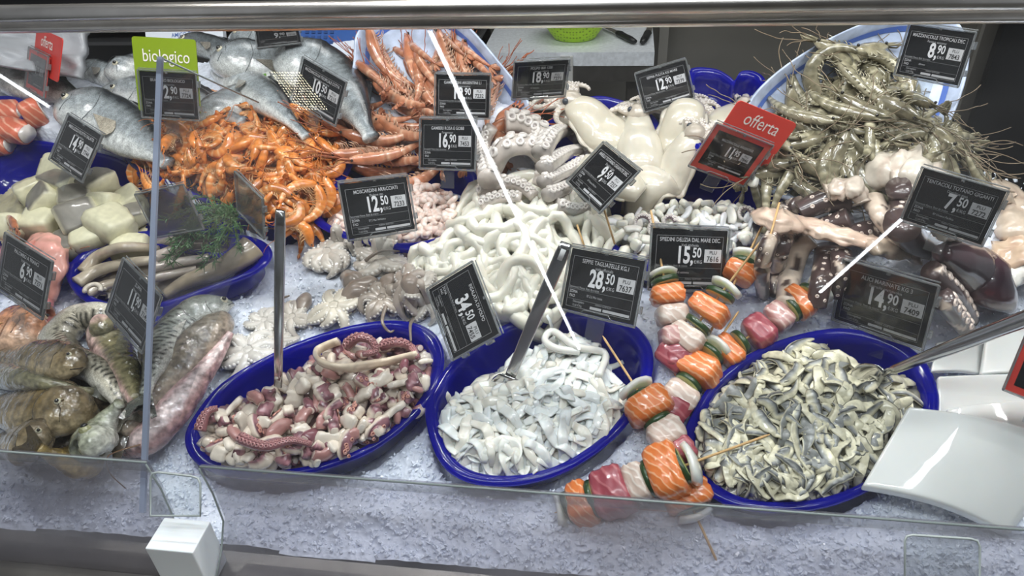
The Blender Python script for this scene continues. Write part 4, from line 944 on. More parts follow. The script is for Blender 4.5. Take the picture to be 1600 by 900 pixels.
for k, (p, a) in enumerate(row): prawn(*p, a, pl, k, random.uniform(1.05, 1.2))
GRV = [shrimp_var('grey_shrimp', .115, c_, '#9c967c', '#6d6852', '#b9b298', '#878068', 'grey_shrimp', feel=2, flen=.6, seed=40+i, slim=.98, cfeel='#857560', head=.38) for i, c_ in enumerate([1.2, 2.0, .6, 2.8, -1.0])]
GRP = [(1190,240),(1215,180),(1270,150),(1310,112),(1360,108),(1400,135),(1430,170),(1470,190),(1500,225),(1530,262),(1500,285),(1440,265),(1380,250),(1330,262),(1280,290),(1240,305),(1195,280)]
heap(GRV, GRP, 105, 'raw grey shrimp in the heap before the big marbled dish', 'shrimp', 'raw grey shrimps heaped before the big marbled dish', tn=.2, scale=(1.1, 1.35))
# ================================================================== squid rings
RC = '#e6e3d6'
def ring(x, y, R, r, lab='white squid ring in the heap in front of the octopus', ecc=.75):
    q = hit(x, y); n = 30; a = np.arange(n)/n*2*PI; ph = random.uniform(0, PI); e = random.uniform(ecc, 1)
    rad = R*(1+.12*np.sin(2*a+random.uniform(0, 6))+.07*np.sin(3*a+random.uniform(0, 6)))
    X = np.cos(a)*rad; Y = np.sin(a)*rad*e; P2 = np.stack([q[0]+X*math.cos(ph)-Y*math.sin(ph), q[1]+X*math.sin(ph)+Y*math.cos(ph)], 1)
    Q = drape(P2, r, 9, True); tl = random.uniform(-.25, .25); Q[:, 2] += np.abs(tl)*R*.5+tl*(P2[:, 1]-q[1])
    rr = r*(1+.12*np.sin(3*a+random.uniform(0, 6)))
    MBo = MB().loft(W(Q), rr*.8, rr*1.15, up=tuple(EN), n=10, col=RC, closed=True, power=.85)
    tag(MBo.obj('squid_ring', 'white'), lab, 'squid ring', 'white squid rings heaped in front of the octopus')
RP = [(720,345),(745,315),(800,300),(860,298),(930,320),(960,370),(985,400),(930,400),(880,400),(870,450),(850,480),(790,485),(740,420),(690,440),(655,430),(660,405),(700,390),(725,380)]
bed(RP, .022, .062, (830,390), name='lower_ring_layer', lab='lower layer of the squid ring heap in front of the octopus', cat='squid rings', c='#dcd9cc', mat='white')
cap(.026)
for x, y in scatter(RP, 50): ring(x, y, random.uniform(.026, .042), random.uniform(.0085, .0115))
for x, y in ((690,405),(672,425),(705,430),(665,415),(735,400),(720,425),(760,460),(690,420),(800,465),(830,440),(780,430)): ring(x, y, .025, .0085)
ring(842, 312, .044, .009, 'largest squid ring lying open on top of the heap', .7)
cap(None)
# ================================================================== strips of cuttlefish
def ribbon(x, y, L, w_, t_, col, name, lab, cat, group, mat='white', curl=30, jit=9, taper=(.6, 1, 1, .6), tw=.5, k=3, n=20, a0=None, nn=10, key=None, power=.8):
    q = hit(x, y); P2 = wander(q, L, n, random.uniform(0, 2*PI) if a0 is None else a0, random.uniform(-curl, curl), jit); P2 = keep_in(P2, key)
    Q = drape(P2, t_+w_*.15, k); s = np.linspace(0, 1, n); tp = np.interp(s, np.linspace(0, 1, len(taper)), taper)
    Q[:, 2] += .003*np.sin(s*PI)*random.random(); twv = random.uniform(-tw, tw)+random.uniform(-tw, tw)*s*1.5
    return tag(MB().loft(W(Q), w_*tp, t_*np.maximum(tp, .5), up=tuple(EN), n=nn, col=col, twist=twv, power=power).obj(name, mat), lab, cat, group)
TP = [(685,705),(678,668),(735,605),(800,570),(850,540),(900,527),(935,540),(950,590),(985,625),(965,675),(900,722),(820,750),(740,742)]
cap(.02)
for x, y in scatter(TP, 185):
    ribbon(x, y, random.uniform(.04, .08), random.uniform(.0055, .0085), .0022, random.choice(['#eceeeb', '#e8ebea', '#efeee6', '#e2e6e6', '#e9e5da']), 'cuttlefish_strip', 'white cuttlefish strip in the middle blue bowl', 'cuttlefish strip', 'white cuttlefish strips in the middle blue bowl', tw=.45, key='tagl')
cap(None)
P = pxpath([(935,590,.005),(945,560,.012),(900,552,.018),(865,530,.02),(852,540,.014),(870,552,.012),(905,557,.012)], 40)
tag(MB().loft(W(P), .0055, .0055, up=tuple(EN), n=10, col='#e8e8e2').obj('cuttlefish_strip', 'white'), 'long looped cuttlefish strip on the top of the strip heap', 'cuttlefish strip')
# ================================================================== anchovies
def anc(n_, nr=10):
    back = np.array(lin('#2e3236')); sil = np.array(lin('#9a9d9b')); cr = np.array(lin('#ddd8bd')); pk = np.array(lin('#c9b98e'))
    C = np.zeros((n_, nr, 3)); kind = random.random()
    for i in range(n_):
        for k in range(nr):
            a = k/nr*2*PI; top = math.sin(a) > .05; x = math.cos(a)
            if kind < .52: c = (back if x > .42 else sil if x > -.25 else cr) if top else cr
            elif kind < .62: c = sil*.8 if top else cr
            else: c = (back if abs(x) > .93 else cr if abs(x) > .3 else cr*.9+pk*.1)
            C[i, k] = c*random.uniform(.85, 1.12)
    return C.reshape(-1, 3)
def anchovy(x, y, a0=None, lab='marinated anchovy fillet in the right blue bowl', sc_=1, grp='marinated anchovies in the right blue bowl'):
    n = 18; q = hit(x, y); L = random.uniform(.045, .075)*sc_; P2 = wander(q, L, n, random.uniform(0, 2*PI) if a0 is None else a0, random.uniform(-22, 22), 8); P2 = keep_in(P2, 'alici'); s = np.linspace(0, 1, n)
    w_ = random.uniform(.0065, .0100)*np.interp(s, [0, .1, .3, .6, .85, 1], [.45, .8, 1, .8, .45, .2]); t_ = .0022
    Q = drape(P2, t_+.002, 3); tw = random.uniform(-.6, .6)+random.uniform(-.8, .8)*s
    mb = MB().loft(W(Q), w_, np.minimum(t_, w_*.5+.0004), up=tuple(EN), n=10, col='#ffffff', twist=tw); C = anc(n); mb.c[0][:n*10] = C; mb.c[0][n*10:] = C[0]
    return tag(mb.obj('anchovy', 'anchovy'), lab, 'anchovy', grp)
AP = [(1092,740),(1085,690),(1110,640),(1150,600),(1200,560),(1240,533),(1290,545),(1340,580),(1400,590),(1420,625),(1410,680),(1370,735),(1300,775),(1200,795),(1130,780)]
cap(.022)
for x, y in scatter(AP, 285): anchovy(x, y)
cap(None); anchovy(1245, 540, .5, 'cream anchovy fillet on the very top of the heap', 1.2, None)
# ================================================================== octopus salad
PU, CR2 = np.array(lin('#6b414b')), np.array(lin('#e6d7c6'))
def octcol(t, a):
    c = PU*.9 if math.sin(a*2+t*5) > .1 else np.array(lin('#a3727a')); return c if math.cos(a-.5) > -.3 else CR2
def knobs(mb, P, rr, rg):
    for i in range(7):
        k = rg.integers(1, len(P)-1); a = rg.uniform(-.5, .5)+PI/2; p = P[k]+np.array([rg.uniform(-1, 1)*.002, math.cos(a)*rr[k], math.sin(a)*rr[k]*.8]); sucker(mb, p, (0, math.cos(a), math.sin(a)), rr[k]*.3, '#d79c8c', '#7b3a3a')
OCV = [blob_var('octopus_chunk', l, r, octcol, 'soft', i, c_, '#e6dacb', .6, .75, .4, extra=knobs if i % 2 else None) for i, (l, r, c_) in enumerate([(.022, .010, 0), (.03, .009, 1.2), (.018, .012, 0), (.034, .008, 1.8), (.026, .0095, .8), (.014, .010, 0)])]
OCV += [blob_var('octopus_chunk', l, r, '#e8dccd', 'soft', 30+i, c_, '#efe6da', .6, .55, .35) for i, (l, r, c_) in enumerate([(.026, .010, .5), (.034, .009, 1.), (.02, .011, 0)])]
OCV += [blob_var('octopus_chunk', .024, .008, '#7c4a54', 'soft', 41, .6, '#e6d2c6', .9, .8, .3), blob_var('octopus_chunk', .028, .0085, '#b5837e', 'soft', 42, 1.4, '#e6d2c6', .8, .7, .3)]
OP = [(310,715),(312,672),(350,640),(420,612),(480,570),(540,545),(610,540),(660,548),(684,580),(655,645),(590,695),(500,728),(410,738),(350,732)]
heap(OCV, OP, 230, 'chopped octopus chunk in the left blue bowl', 'octopus chunk', 'chopped octopus chunks in the left blue bowl', scale=(.75, 1.2), tn=.6, sink=.4, key='octo', cp=.03)
P = pxpath([(655,560,.01),(600,575,.014),(545,585,.016),(505,575,.016),(503,558,.018),(535,545,.02)], 40)
tag(MB().loft(W(P), .004, .008, up=tuple(EN), n=10, col='#e5d3bb', power=.7).obj('octopus_slice', 'soft'), 'long cream octopus slice curled on top of the chopped octopus', 'octopus slice')
for k, (pp, lb) in enumerate([([(545,548,.012),(565,540,.02),(585,545,.02),(590,558,.015),(570,563,.015)], 'red suckered tentacle curl inside the cream slice'), ([(600,548,.012),(625,545,.016),(645,552,.014),(655,565,.01)], 'red suckered tentacle curl right of the cream slice'), ([(318,680,.012),(330,655,.016),(345,645,.012)], 'reddish tentacle tip at the left rim of the octopus bowl'), ([(380,690,.01),(420,705,.014),(460,695,.012),(490,700,.01)], 'curved reddish tentacle piece low in the octopus bowl')]):
    a, b = MB(), MB(); tentacle(a, b, W(pxpath(pp, 18)), .009, .004, '#8e5a5e', suck=.75, sc='#b98484', cin='#643238'); o = a.obj('tentacle_piece', 'soft'); tag(o, lb, 'tentacle piece'); b.obj('suckers', 'soft', o)
# ================================================================== peeled shrimps, seafood salad
PSV = [blob_var('peeled_shrimp', .020, .0056, (lambda t, a: mix('#f2e4dc', '#e8c8ba', .5+.5*math.sin(t*14))), 'white', 60+i, 2.2, None, 1, .85, .1, taper=.5) for i in range(4)]
heap(PSV, [(518,352),(535,335),(640,290),(690,298),(720,318),(715,345),(690,372),(620,382),(560,372)], 250, 'tiny pink peeled shrimp in the rounded blue tray', 'peeled shrimp', 'tiny peeled shrimps in the rounded blue tray', scale=(.85, 1.25), tn=.4, key='peeled', cp=.014)
SQV = [blob_var('squid_cube', .016, .009, '#e9e7db', 'white', 70+i, .3, '#f2f0e8', .55, .6, .2) for i in range(3)]
SQV2 = [blob_var('squid_piece', .03, .007, '#dcdde0', 'white', 75, 2., None, .8, .5, .3), blob_var('squid_piece', .026, .008, '#e8e4dc', 'white', 76, 1., None, .7, .5, .3)]
MP = [(958,352),(985,335),(1040,322),(1100,318),(1150,322),(1178,345),(1170,385),(1120,405),(1060,410),(1000,395)]
heap(SQV+SQV2, MP, 120, 'pale squid cube in the mixed seafood salad', 'squid piece', 'pale squid pieces in the mixed seafood salad', tn=.5, key='mare', cp=.02)
ttl = ['purple baby octopus tentacle curled at the left of the seafood salad', 'grey purple tentacle looped beside the curled one in the salad', 'purple tentacle curl at the right edge of the seafood salad', 'small tentacle curl in the middle of the seafood salad']
for k, (cx, cy, r) in enumerate([(1003,352,.016), (1022,362,.012), (1163,338,.013), (1045,350,.011)]):
    q = hit(cx, cy); aa = np.linspace(0, 4.6, 24); Q = np.stack([q[0]+np.cos(aa)*r*(1-.1*aa), q[1]+np.sin(aa)*r*(1-.1*aa), q[2]+.004+.004*np.sin(aa)], 1); a, b = MB(), MB()
    tentacle(a, b, W(Q), .0055, .002, (lambda t, a_: lin('#7c6a70') if math.cos(a_) > 0 else lin('#ddd5d0')), suck=1.1); o = a.obj('tentacle_curl', 'soft'); tag(o, ttl[k], 'tentacle'); b.obj('suckers', 'soft', o)
# ================================================================== octopuses with big suckers
def tent_obj(name, lab, pts, r0, r1, col, cat='tentacle', suck=.8, sc='#e6e0da', cin='#b5aaa5', mat='soft', group=None, n=None, side=0., srad=.42, r=None, flat=.85, stampit=True, up=EN, rows=2):
    n = n or max(16, len(pts)*8); Q = pxpath(pts, n); rr = np.linspace(r0, r1, n) if r is None else np.interp(np.linspace(0, 1, n), np.linspace(0, 1, len(r)), r)
    Q[:, 2] = smooth1(Q[:, 2], 3); Q = raised(Q, rr*.6); z = Q[:, 2]
    if stampit:
        for i in range(0, n, 2): stamp(Q[i][0], Q[i][1], rr[i]*1.05, z[i]+rr[i]*.7)
    a, b = MB(), MB(); tentacle(a, b, W(Q), r0, r1, col, suck=suck, sc=sc, cin=cin, side=side, srad=srad, r=rr, flat=flat, up=up, rows=rows, n=22); o = a.obj(name, mat); tag(o, lab, cat, group)
    if b.n: b.obj('suckers', mat, o)
    return o
og = lambda t, a: mix('#b9b0a8', '#cfc4bb', .5+.5*math.sin(t*9+a))
e = empty('octopus', W(hit(840, 250)), 'large grey octopus with rows of round suckers behind the squid rings', 'octopus', None)
def tent_part(root, pts, r0, r1, col, suck=.85, sc='#ded8d2', cin='#a79e99', side=0., srad=.45, name='tentacle', mat='soft'):
    n = len(pts)*8; Q = pxpath(pts, n); rr = np.linspace(r0, r1, n); Q[:, 2] = smooth1(Q[:, 2], 3); Q = raised(Q, rr*.6)
    for i in range(0, n, 2): stamp(Q[i][0], Q[i][1], rr[i]*1.05, Q[i][2]+rr[i]*.7)
    a, b = MB(), MB(); tentacle(a, b, W(Q), r0, r1, col, suck=suck, sc=sc, cin=cin, side=side, srad=srad, n=14); org = root['_o']
    o = a.obj(name, mat, root, origin=org)
    if b.n: b.obj('suckers', mat, o, origin=org)
tent_part(e, [(790,190,.0),(820,200,.01),(845,215,.01),(835,235,.01),(800,230,.01),(780,245,.005)], .021, .016, og)
tent_part(e, [(770,265),(790,240,.01),(830,240,.015),(850,265,.01),(845,290,.005)], .020, .014, og)
tent_part(e, [(752,300),(775,290,.005),(810,295,.01),(835,310,.005)], .014, .010, og)
tent_part(e, [(752,320),(780,312,.005),(815,315,.01)], .012, .009, og)
tent_part(e, [(765,280),(755,240,.01),(770,205,.01)], .02, .012, og)
e2 = empty('octopus', W(hit(880, 250)), 'second octopus with grey suckered arms curling beside the 9,50 card', 'octopus')
og2 = lambda t, a: mix('#8f8984', '#b9b2ab', .5+.5*math.sin(t*7+a*2))
tent_part(e2, [(845,240),(862,222,.01),(885,215,.015),(905,225,.01)], .017, .012, og2)
tent_part(e2, [(850,262),(880,250,.01),(905,242,.01),(925,245,.01)], .015, .010, og2)
tent_part(e2, [(850,285),(885,275,.01),(915,258,.01),(935,262,.005)], .014, .009, og2)
tent_part(e2, [(855,305),(880,300,.005),(905,290,.01)], .013, .010, og2)
tent_part(e2, [(870,320),(895,330,.004),(920,325)], .012, .008, og2)
# ================================================================== cuttlefish
def cuttle(lab, cx, cy, hx_, hy_, L, Wd, seed, col='#cfc8b6', arms=True, lift=.0):
    """cx, cy: middle of the mantle; hx_, hy_: where the head lies"""
    rg = random.Random(seed); q = hit(cx, cy); hp = onp(hx_, hy_, q[2]); d = nrm([hp[0]-q[0], hp[1]-q[1], 0]); n = 26; s = np.linspace(-.5, .5, n)
    P2 = np.array([q[:2]+d[:2]*L*x for x in s]); pr = np.interp(s+.5, [0, .05, .2, .45, .7, .9, 1], [.1, .42, .85, 1, .92, .7, .5]); r = smooth1(Wd*pr, 2)
    z = hs(P2[:, 0], P2[:, 1]); z = smooth1(z, 25); Q = raised(np.column_stack([P2, z]), r*.45+lift); P2 = Q[:, :2]; z = Q[:, 2]
    for i in range(0, n, 2): stamp(Q[i][0], Q[i][1], r[i], z[i]+r[i]*.5)
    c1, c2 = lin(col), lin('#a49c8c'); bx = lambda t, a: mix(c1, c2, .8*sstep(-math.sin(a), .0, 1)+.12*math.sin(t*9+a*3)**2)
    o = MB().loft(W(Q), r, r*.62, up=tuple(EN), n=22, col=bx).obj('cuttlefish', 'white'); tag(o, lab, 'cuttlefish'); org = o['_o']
    fr = MB(); sd = np.array([-d[1], d[0], 0])
    for k in (-1, 1):
        E = np.array([Q[i]+sd*k*r[i]*(1.0+.05*math.sin(i*1.3))+(0, 0, -.002) for i in range(2, n-3)]); fr.loft(W(E), .0065, .0018, up=tuple(EN), n=6, col='#c9c2b4')
    fr.obj('fin_fringe', 'white', o, origin=org)
    if arms:
        hd = Q[-1]+d*.006; m_, b_ = MB(), MB(); m_.ball(W(hd), Wd*.52, '#bfb5a6', n=12)
        for k in range(9):
            a = -1.3+2.6*k/8+rg.uniform(-.1, .1); dd = d*math.cos(a)+sd*math.sin(a); K = 16; c = hd+dd*Wd*.25; w_ = rg.choice([-1, 1])*rg.uniform(2, 4.2); A = math.atan2(dd[1], dd[0]); p = c.copy(); pts = []
            l = Wd*rg.uniform(1.1, 1.7)
            for j in range(K): A += w_/K*(j/K*1.6); p = p+np.array([math.cos(A), math.sin(A), .25*math.cos(j/K*5)])*l/K; pts.append(p.copy())
            tentacle(m_, b_, W(np.array(pts)), Wd*.19, Wd*.07, mix('#cdc4b6', '#8f8078', rg.random()*.5), suck=1.3, srad=.35, n=8)
        hh = m_.obj('head', 'soft', o, origin=org); b_.obj('suckers', 'soft', hh, origin=org)
        e_ = MB().ball(W(hd+sd*Wd*.35+(0, 0, Wd*.3)), Wd*.14, '#3a4048', n=8); e_.obj('eye', 'plain', hh, origin=org)
    stamp(*(Q[-1][:2]), Wd*.6, z[-1]+Wd*.4)
    return o
cuttle('cuttlefish at the back left of the pile beside the octopus', 905, 178, 935, 166, .10, .034, 1, '#bcb5a6')
cuttle('cuttlefish whose head curls up under the 12,90 card', 985, 172, 1012, 160, .10, .036, 2)
cuttle('small pale cuttlefish mantle right behind the pile under the 12,90 card', 1045, 172, 1060, 160, .09, .034, 3)
cuttle('cuttlefish lying far right with its arms over the tray edge', 1120, 200, 1160, 168, .15, .034, 4)
cuttle('broad smooth cuttlefish mantle at the left of the pile', 945, 206, 905, 190, .135, .046, 5, '#d3ccba')
cuttle('cuttlefish with curled arms in the middle of the pile', 1000, 240, 995, 185, .14, .040, 6, '#d6d0c0')
cuttle('cuttlefish behind the offer card with arms reaching up', 1062, 218, 1082, 178, .13, .036, 7)
cuttle('cuttlefish with a dark eye next to the grey octopus arms', 930, 250, 905, 218, .11, .036, 8, '#cfc9b9')
cuttle('cuttlefish mantle nearest the blue salad bowl', 1030, 262, 1085, 230, .14, .038, 9, '#d8d2c2')
cuttle('cuttlefish mantle right above the red offer card corner', 965, 275, 1000, 300, .11, .034, 10, '#d3cdbb', arms=False)
# ================================================================== baby octopuses
def baby(lab, cx, cy, R, seed, cols=('#cbc3b8', '#7d7268'), mantle=None, arms=8, spread=1.0, a0=0, curl=1.0):
    rg = random.Random(seed); q = hit(cx, cy); o = None; body = MB(); r = R*.36
    c = np.array([q[0], q[1], q[2]+r*.5])
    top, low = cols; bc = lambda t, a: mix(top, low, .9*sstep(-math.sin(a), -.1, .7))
    body.ball(W(c), r*1.25, top, n=14, sz=.8)
    # web: skirt between the arms
    K = 32; V = [W(c+(0, 0, r*.55))]; 
    for rr_, hh in ((.3, .5), (.45, .3), (.58, -.1)):
        for k in range(K): a = k/K*2*PI; g = 1-.22*(1-abs(math.cos(a*arms/2+a0))) ; V.append(W(c+np.array([math.cos(a)*R*rr_*g, math.sin(a)*R*rr_*g, r*hh])))
    f = [(0, 1+k, 1+(k+1) % K) for k in range(K)]+[(1+i*K+k, 1+(i+1)*K+k, 1+(i+1)*K+(k+1) % K, 1+i*K+(k+1) % K) for i in range(2) for k in range(K)]
    body.add(V, f, top)
    o = body.obj('baby_octopus', 'soft'); tag(o, lab, 'baby octopus'); org = o['_o']
    for k in range(arms):
        a = a0*2/arms+2*PI*k/arms+rg.uniform(-.15, .15); n = 22; A = a; w_ = rg.choice([-1, 1])*rg.uniform(2.0, 6.0)*curl; p = c[:2]+np.array([math.cos(a), math.sin(a)])*R*.18; P2 = []
        L = R*rg.uniform(.9, 1.2)*spread
        for j in range(n): P2.append(p.copy()); A += w_/n*(j/n)*1.8; p = p+np.array([math.cos(A), math.sin(A)])*L/n
        P2 = np.array(P2); rr = R*np.interp(np.linspace(0, 1, n), [0, .35, .75, 1], [.25, .20, .12, .05]); s = np.linspace(0, 1, n)
        base = smooth1(hs(P2[:, 0], P2[:, 1]), 3); z = np.maximum(base+rr*.7, (c[2]+r*.4)*(1-s*1.2)+(base+rr)*np.minimum(1, s*1.2)); z = z+R*.10*np.sin(s*PI)*rg.uniform(.3, 1.6); Q = np.column_stack([P2, z])
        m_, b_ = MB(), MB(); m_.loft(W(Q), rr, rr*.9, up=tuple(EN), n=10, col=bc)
        T = np.gradient(P2, axis=0); x = 3
        while x < n-1:
            t = T[x]/np.linalg.norm(T[x]); S = np.array([-t[1], t[0], 0])
            for sg in (-1, 1): b_.ball(W(Q[x]+S*sg*rr[x]*.82+(0, 0, rr[x]*.35)), rr[x]*.34, mix(top, '#ffffff', .25), n=6)
            x += 1 if rr[x] < .004 else 2
        t_ = m_.obj('tentacle', 'soft', o, origin=org); b_.obj('suckers', 'soft', t_, origin=org)
    stamp(c[0], c[1], R*.6, c[2]+r*.5)
    if mantle:
        P = pxpath(mantle, 20); rr = np.interp(np.linspace(0, 1, 20), [0, .15, .5, .8, 1], [.25, .7, 1, .75, .4])*R*.36; P[:, 2] = smooth1(P[:, 2], 4)+rr*.6
        MB().loft(W(P), rr, rr*.85, up=tuple(EN), n=14, col='#97897e').obj('mantle', 'soft', o, origin=org)
    return o
baby('baby octopus at the back left of the group beside the standing handle', 518, 408, .052, 1, mantle=[(540,432),(560,450),(580,455)], curl=1.4)
baby('baby octopus with brown curled arms right under the 12,50 card', 598, 418, .056, 2, mantle=[(590,440),(560,462),(530,480)], curl=1.3)
baby('baby octopus with a beige mantle nearest the 34,50 card', 640, 455, .044, 3, ('#b3a79c', '#7e7268'), mantle=[(640,430),(645,460),(645,492)], spread=.9)
baby('baby octopus lying on the rim in the middle of the group', 600, 478, .044, 4, ('#a79c90', '#75695d'), curl=1.6, mantle=[(605,460),(610,445),(620,435)])
baby('star shaped baby octopus upside down on the bowl rim', 528, 490, .046, 5, ('#d3cbbb', '#8f8373'))
baby('baby octopus tucked just right of the upright handle', 462, 505, .038, 6, ('#c0b8ad', '#8f867b'), mantle=[(470,492),(478,475),(480,462)])
baby('baby octopus behind the upright handle on the ice', 418, 510, .036, 7, ('#d0cbc3', '#90897f'))
baby('white baby octopus hanging over the left bowl rim', 396, 560, .050, 8, ('#dcd8d1', '#9d958a'), spread=1.1, curl=.8)
baby('baby octopus behind the white star shaped one', 440, 540, .034, 9, ('#c6c0b6', '#938b80'))
baby('baby octopus half under the 34,50 card', 668, 480, .036, 10, ('#bdb6ac', '#8b8277'))
for k, pts in enumerate([[(605,485,.01),(600,510,.012),(612,525,.01),(622,515,.01)], [(648,500,.006),(645,520,.02),(646,545,.02)], [(450,480),(440,472,.006),(455,468,.01)], [(575,420,.02),(600,408,.025),(628,405,.02)]]):
    lb = ['thin octopus arm dangling into the left bowl', 'thin grey arm tip dangling near the cream slice', 'dark thin arm tip lifting off the ice behind the handle', 'thin brown arm lying over the white suckers'][k]
    tent_obj('arm_tip', lb, pts, .0035, .0016, '#84776c', suck=0, stampit=False)
# ================================================================== skewers
def band_mat(name, base, line, scale, dist=3.0, rough=.3, width=.12, rnd=.0):
    m, nt, b = newmat(name); N, L = nt.nodes, nt.links; tc = N.new('ShaderNodeTexCoord'); oi = N.new('ShaderNodeObjectInfo')
    ad = N.new('ShaderNodeVectorMath'); ad.operation = 'ADD'; L.new(tc.outputs['Object'], ad.inputs[0]); L.new(oi.outputs['Location'], ad.inputs[1])
    w_ = N.new('ShaderNodeTexWave'); w_.inputs['Scale'].default_value = scale; w_.inputs['Distortion'].default_value = dist; w_.inputs['Detail'].default_value = 2; w_.inputs['Detail Scale'].default_value = 1.3; w_.bands_direction = 'DIAGONAL'
    L.new(ad.outputs[0], w_.inputs['Vector']); r = N.new('ShaderNodeValToRGB'); r.color_ramp.elements[0].position = 1-width*2.2; r.color_ramp.elements[1].position = 1
    r.color_ramp.elements[0].color = (*lin(base), 1); r.color_ramp.elements[1].color = (*lin(line), 1); L.new(w_.outputs['Fac'], r.inputs[0])
    n = N.new('ShaderNodeTexNoise'); n.inputs['Scale'].default_value = 50; L.new(ad.outputs[0], n.inputs['Vector']); mr = N.new('ShaderNodeMapRange'); mr.inputs[3].default_value = .8; mr.inputs[4].default_value = 1.2
    L.new(n.outputs[0], mr.inputs[0]); v = N.new('ShaderNodeVectorMath'); v.operation = 'SCALE'; L.new(r.outputs[0], v.inputs[0]); L.new(mr.outputs[0], v.inputs['Scale']); L.new(v.outputs[0], b.inputs['Base Color'])
    b.inputs['Roughness'].default_value = rough; b.inputs['Coat Weight'].default_value = .5; b.inputs['Coat Roughness'].default_value = .08
    bp = N.new('ShaderNodeBump'); bp.inputs['Strength'].default_value = .25; bp.inputs['Distance'].default_value = .001; L.new(w_.outputs['Fac'], bp.inputs['Height']); L.new(bp.outputs[0], b.inputs['Normal']); MAT[name] = m
band_mat('salmon', '#de7a3c', '#efb388', 42, 4, width=.10); band_mat('tuna', '#9a4450', '#b66a70', 30, 3, width=.12); band_mat('whitefish', '#c9b3a6', '#e0d4ca', 38, 5, width=.2)
band_mat('pinkfish', '#b98a86', '#d8bcb4', 34, 4, width=.2)
def chunk(mb, c, ax, up, L, w_, h_, seed, power=.42, col='#ffffff', bulge=.12):
    rg = np.random.default_rng(seed); N = 9; s = np.linspace(-.5, .5, N); P = c+np.outer(s*L, ax); e_ = np.array([.84, .97, 1.0, 1.0, 1.03, 1.0, 1, .97, .84])*(1+rg.normal(size=N)*.025)
    wb = 1+rg.normal(size=(1, 16))*.035+np.zeros((N, 1)); side = nrm(np.cross(up, ax)); P = P+np.outer(np.cos(s*PI*1.0)*bulge*L*.35*(rg.random()-.3), side)
    return mb.loft(P, w_*e_, h_*e_, up=tuple(up), n=16, col=col, power=power, wob=wb)
SKW = {'s': ('salmon_cube', 'salmon', .024, .022, .018), 't': ('tuna_cube', 'tuna', .027, .020, .016), 'w': ('white_fish_cube', 'whitefish', .024, .019, .016), 'p': ('pink_fish_cube', 'pinkfish', .024, .019, .016)}
def skewer(lab, A, B, items, sa=.0, sb=.0, lift=.012, tipA=0, sc_=1.0):
    """stick from image point A to B (x, y, extra lift); items: kind, fraction along, size"""
    a = hit(A[0], A[1]); b = hit(B[0], B[1]); a[2] += A[2]; b[2] += B[2]; a, b = W(a), W(b); L = np.linalg.norm(b-a); ax = (b-a)/L
    root = empty('fish_skewer', a, lab, 'skewer', None); org = root['_o']; up = nrm(EN-ax*np.dot(EN, ax))
    MB().loft([a, a+ax*.006, b-ax*.014, b], [.0006, .0017, .0017, .0004], [.0006, .0017, .0017, .0004], up=tuple(up), n=8, col='#cfa873').obj('wooden_stick', 'wood', root, origin=org)
    side = np.cross(up, ax)
    for k, it in enumerate(items):
        kd, fr_, sz = it[0], it[1], it[2] if len(it) > 2 else 1.0; ro = it[3] if len(it) > 3 else random.uniform(-.25, .25); sz *= sc_*1.1
        c = a+(b-a)*fr_; u_ = nrm(up*math.cos(ro)+side*math.sin(ro)); seed = int(a[0]*1e4+k*7) % 9999
        if kd in SKW:
            nm, mt, l, w_, h_ = SKW[kd]; l *= random.uniform(.9, 1.1); chunk(MB(), c, ax, u_, l*sz, w_*sz, h_*sz, seed).obj(nm, mt, root, origin=c) if False else None
            mb = chunk(MB(), c, ax, u_, l*sz, w_*sz, h_*sz, seed); mb.obj(nm, mt, root, origin=org)
        elif kd == 'z':
            tl = random.uniform(-.15, .15); ax2 = nrm(ax+side*tl); N = 5; P = [c+ax2*x for x in (-.0042, -.0036, 0, .0036, .0042)]
            fc, rd = lin('#b9c27a'), lin('#254020'); cc = np.array([fc, rd, rd, rd, fc]); mb = MB()
            mb.loft(P, np.array([.0178, .0192, .0196, .0192, .0178])*sz, np.array([.0170, .0184, .0188, .0184, .0170])*sz, up=tuple(u_), n=22, col=cc)
            mb.c[0][-2:] = lin('#d5d69a'); mb.obj('zucchini_slice', 'kebab', root, origin=org)
        elif kd == 'q':                         # thick bent sheet of squid threaded like a cap
            ax2 = nrm(ax+side*random.uniform(-.3, .3)+u_*.1); N = 7; s = np.linspace(-1, 1, N); P = np.array([c+side*x*.019*sz+ax2*(.005*(x*x)*random.choice([1])-.002) for x in s])
            MB().loft(P, .0042*sz, np.interp(np.abs(s), [0, .7, 1], [.0165, .0135, .008])*sz, up=tuple(u_), n=12, col='#dfe0da', power=.7).obj('squid_piece', 'white', root, origin=org)
    for t in np.linspace(.1, .9, 8): q = (a+(b-a)*t-O) @ F; stamp(q[0], q[1], .018, q[2]+.008)
    return root
skewer('skewer passing vertically below the 15,50 card with zucchini under its squid cap', (1012,378,.07), (1062,580,.02), [('q', .42, .9), ('z', .48, .95), ('s', .57, 1.0), ('w', .70, 1.05), ('p', .83, 1.1), ('t', .95, 1.)])
skewer('skewer rising toward the tentacles with the highest salmon cube', (1193,368,.06), (1095,560,.03), [('q', .36, 1.), ('z', .42, .9), ('s', .48, .95)], )
skewer('skewer across the middle with a large salmon cube beside the 15,50 card', (1186,400,.04), (1045,575,.02), [('q', .40, 1.05), ('z', .47, 1.0), ('s', .59, 1.15), ('z', .71, 1.0), ('w', .82, 1.2), ('t', .97, 1.05)])
skewer('skewer pointing at the 14,90 card whose squid end lies by its corner', (1318,448,.045), (1120,570,.02), [('q', .24, 1.), ('z', .32, 1.), ('s', .40, 1.), ('z', .47, 1.), ('p', .56, 1.), ('t', .71, 1.05), ('z', .84, .9), ('s', .93, .95)])
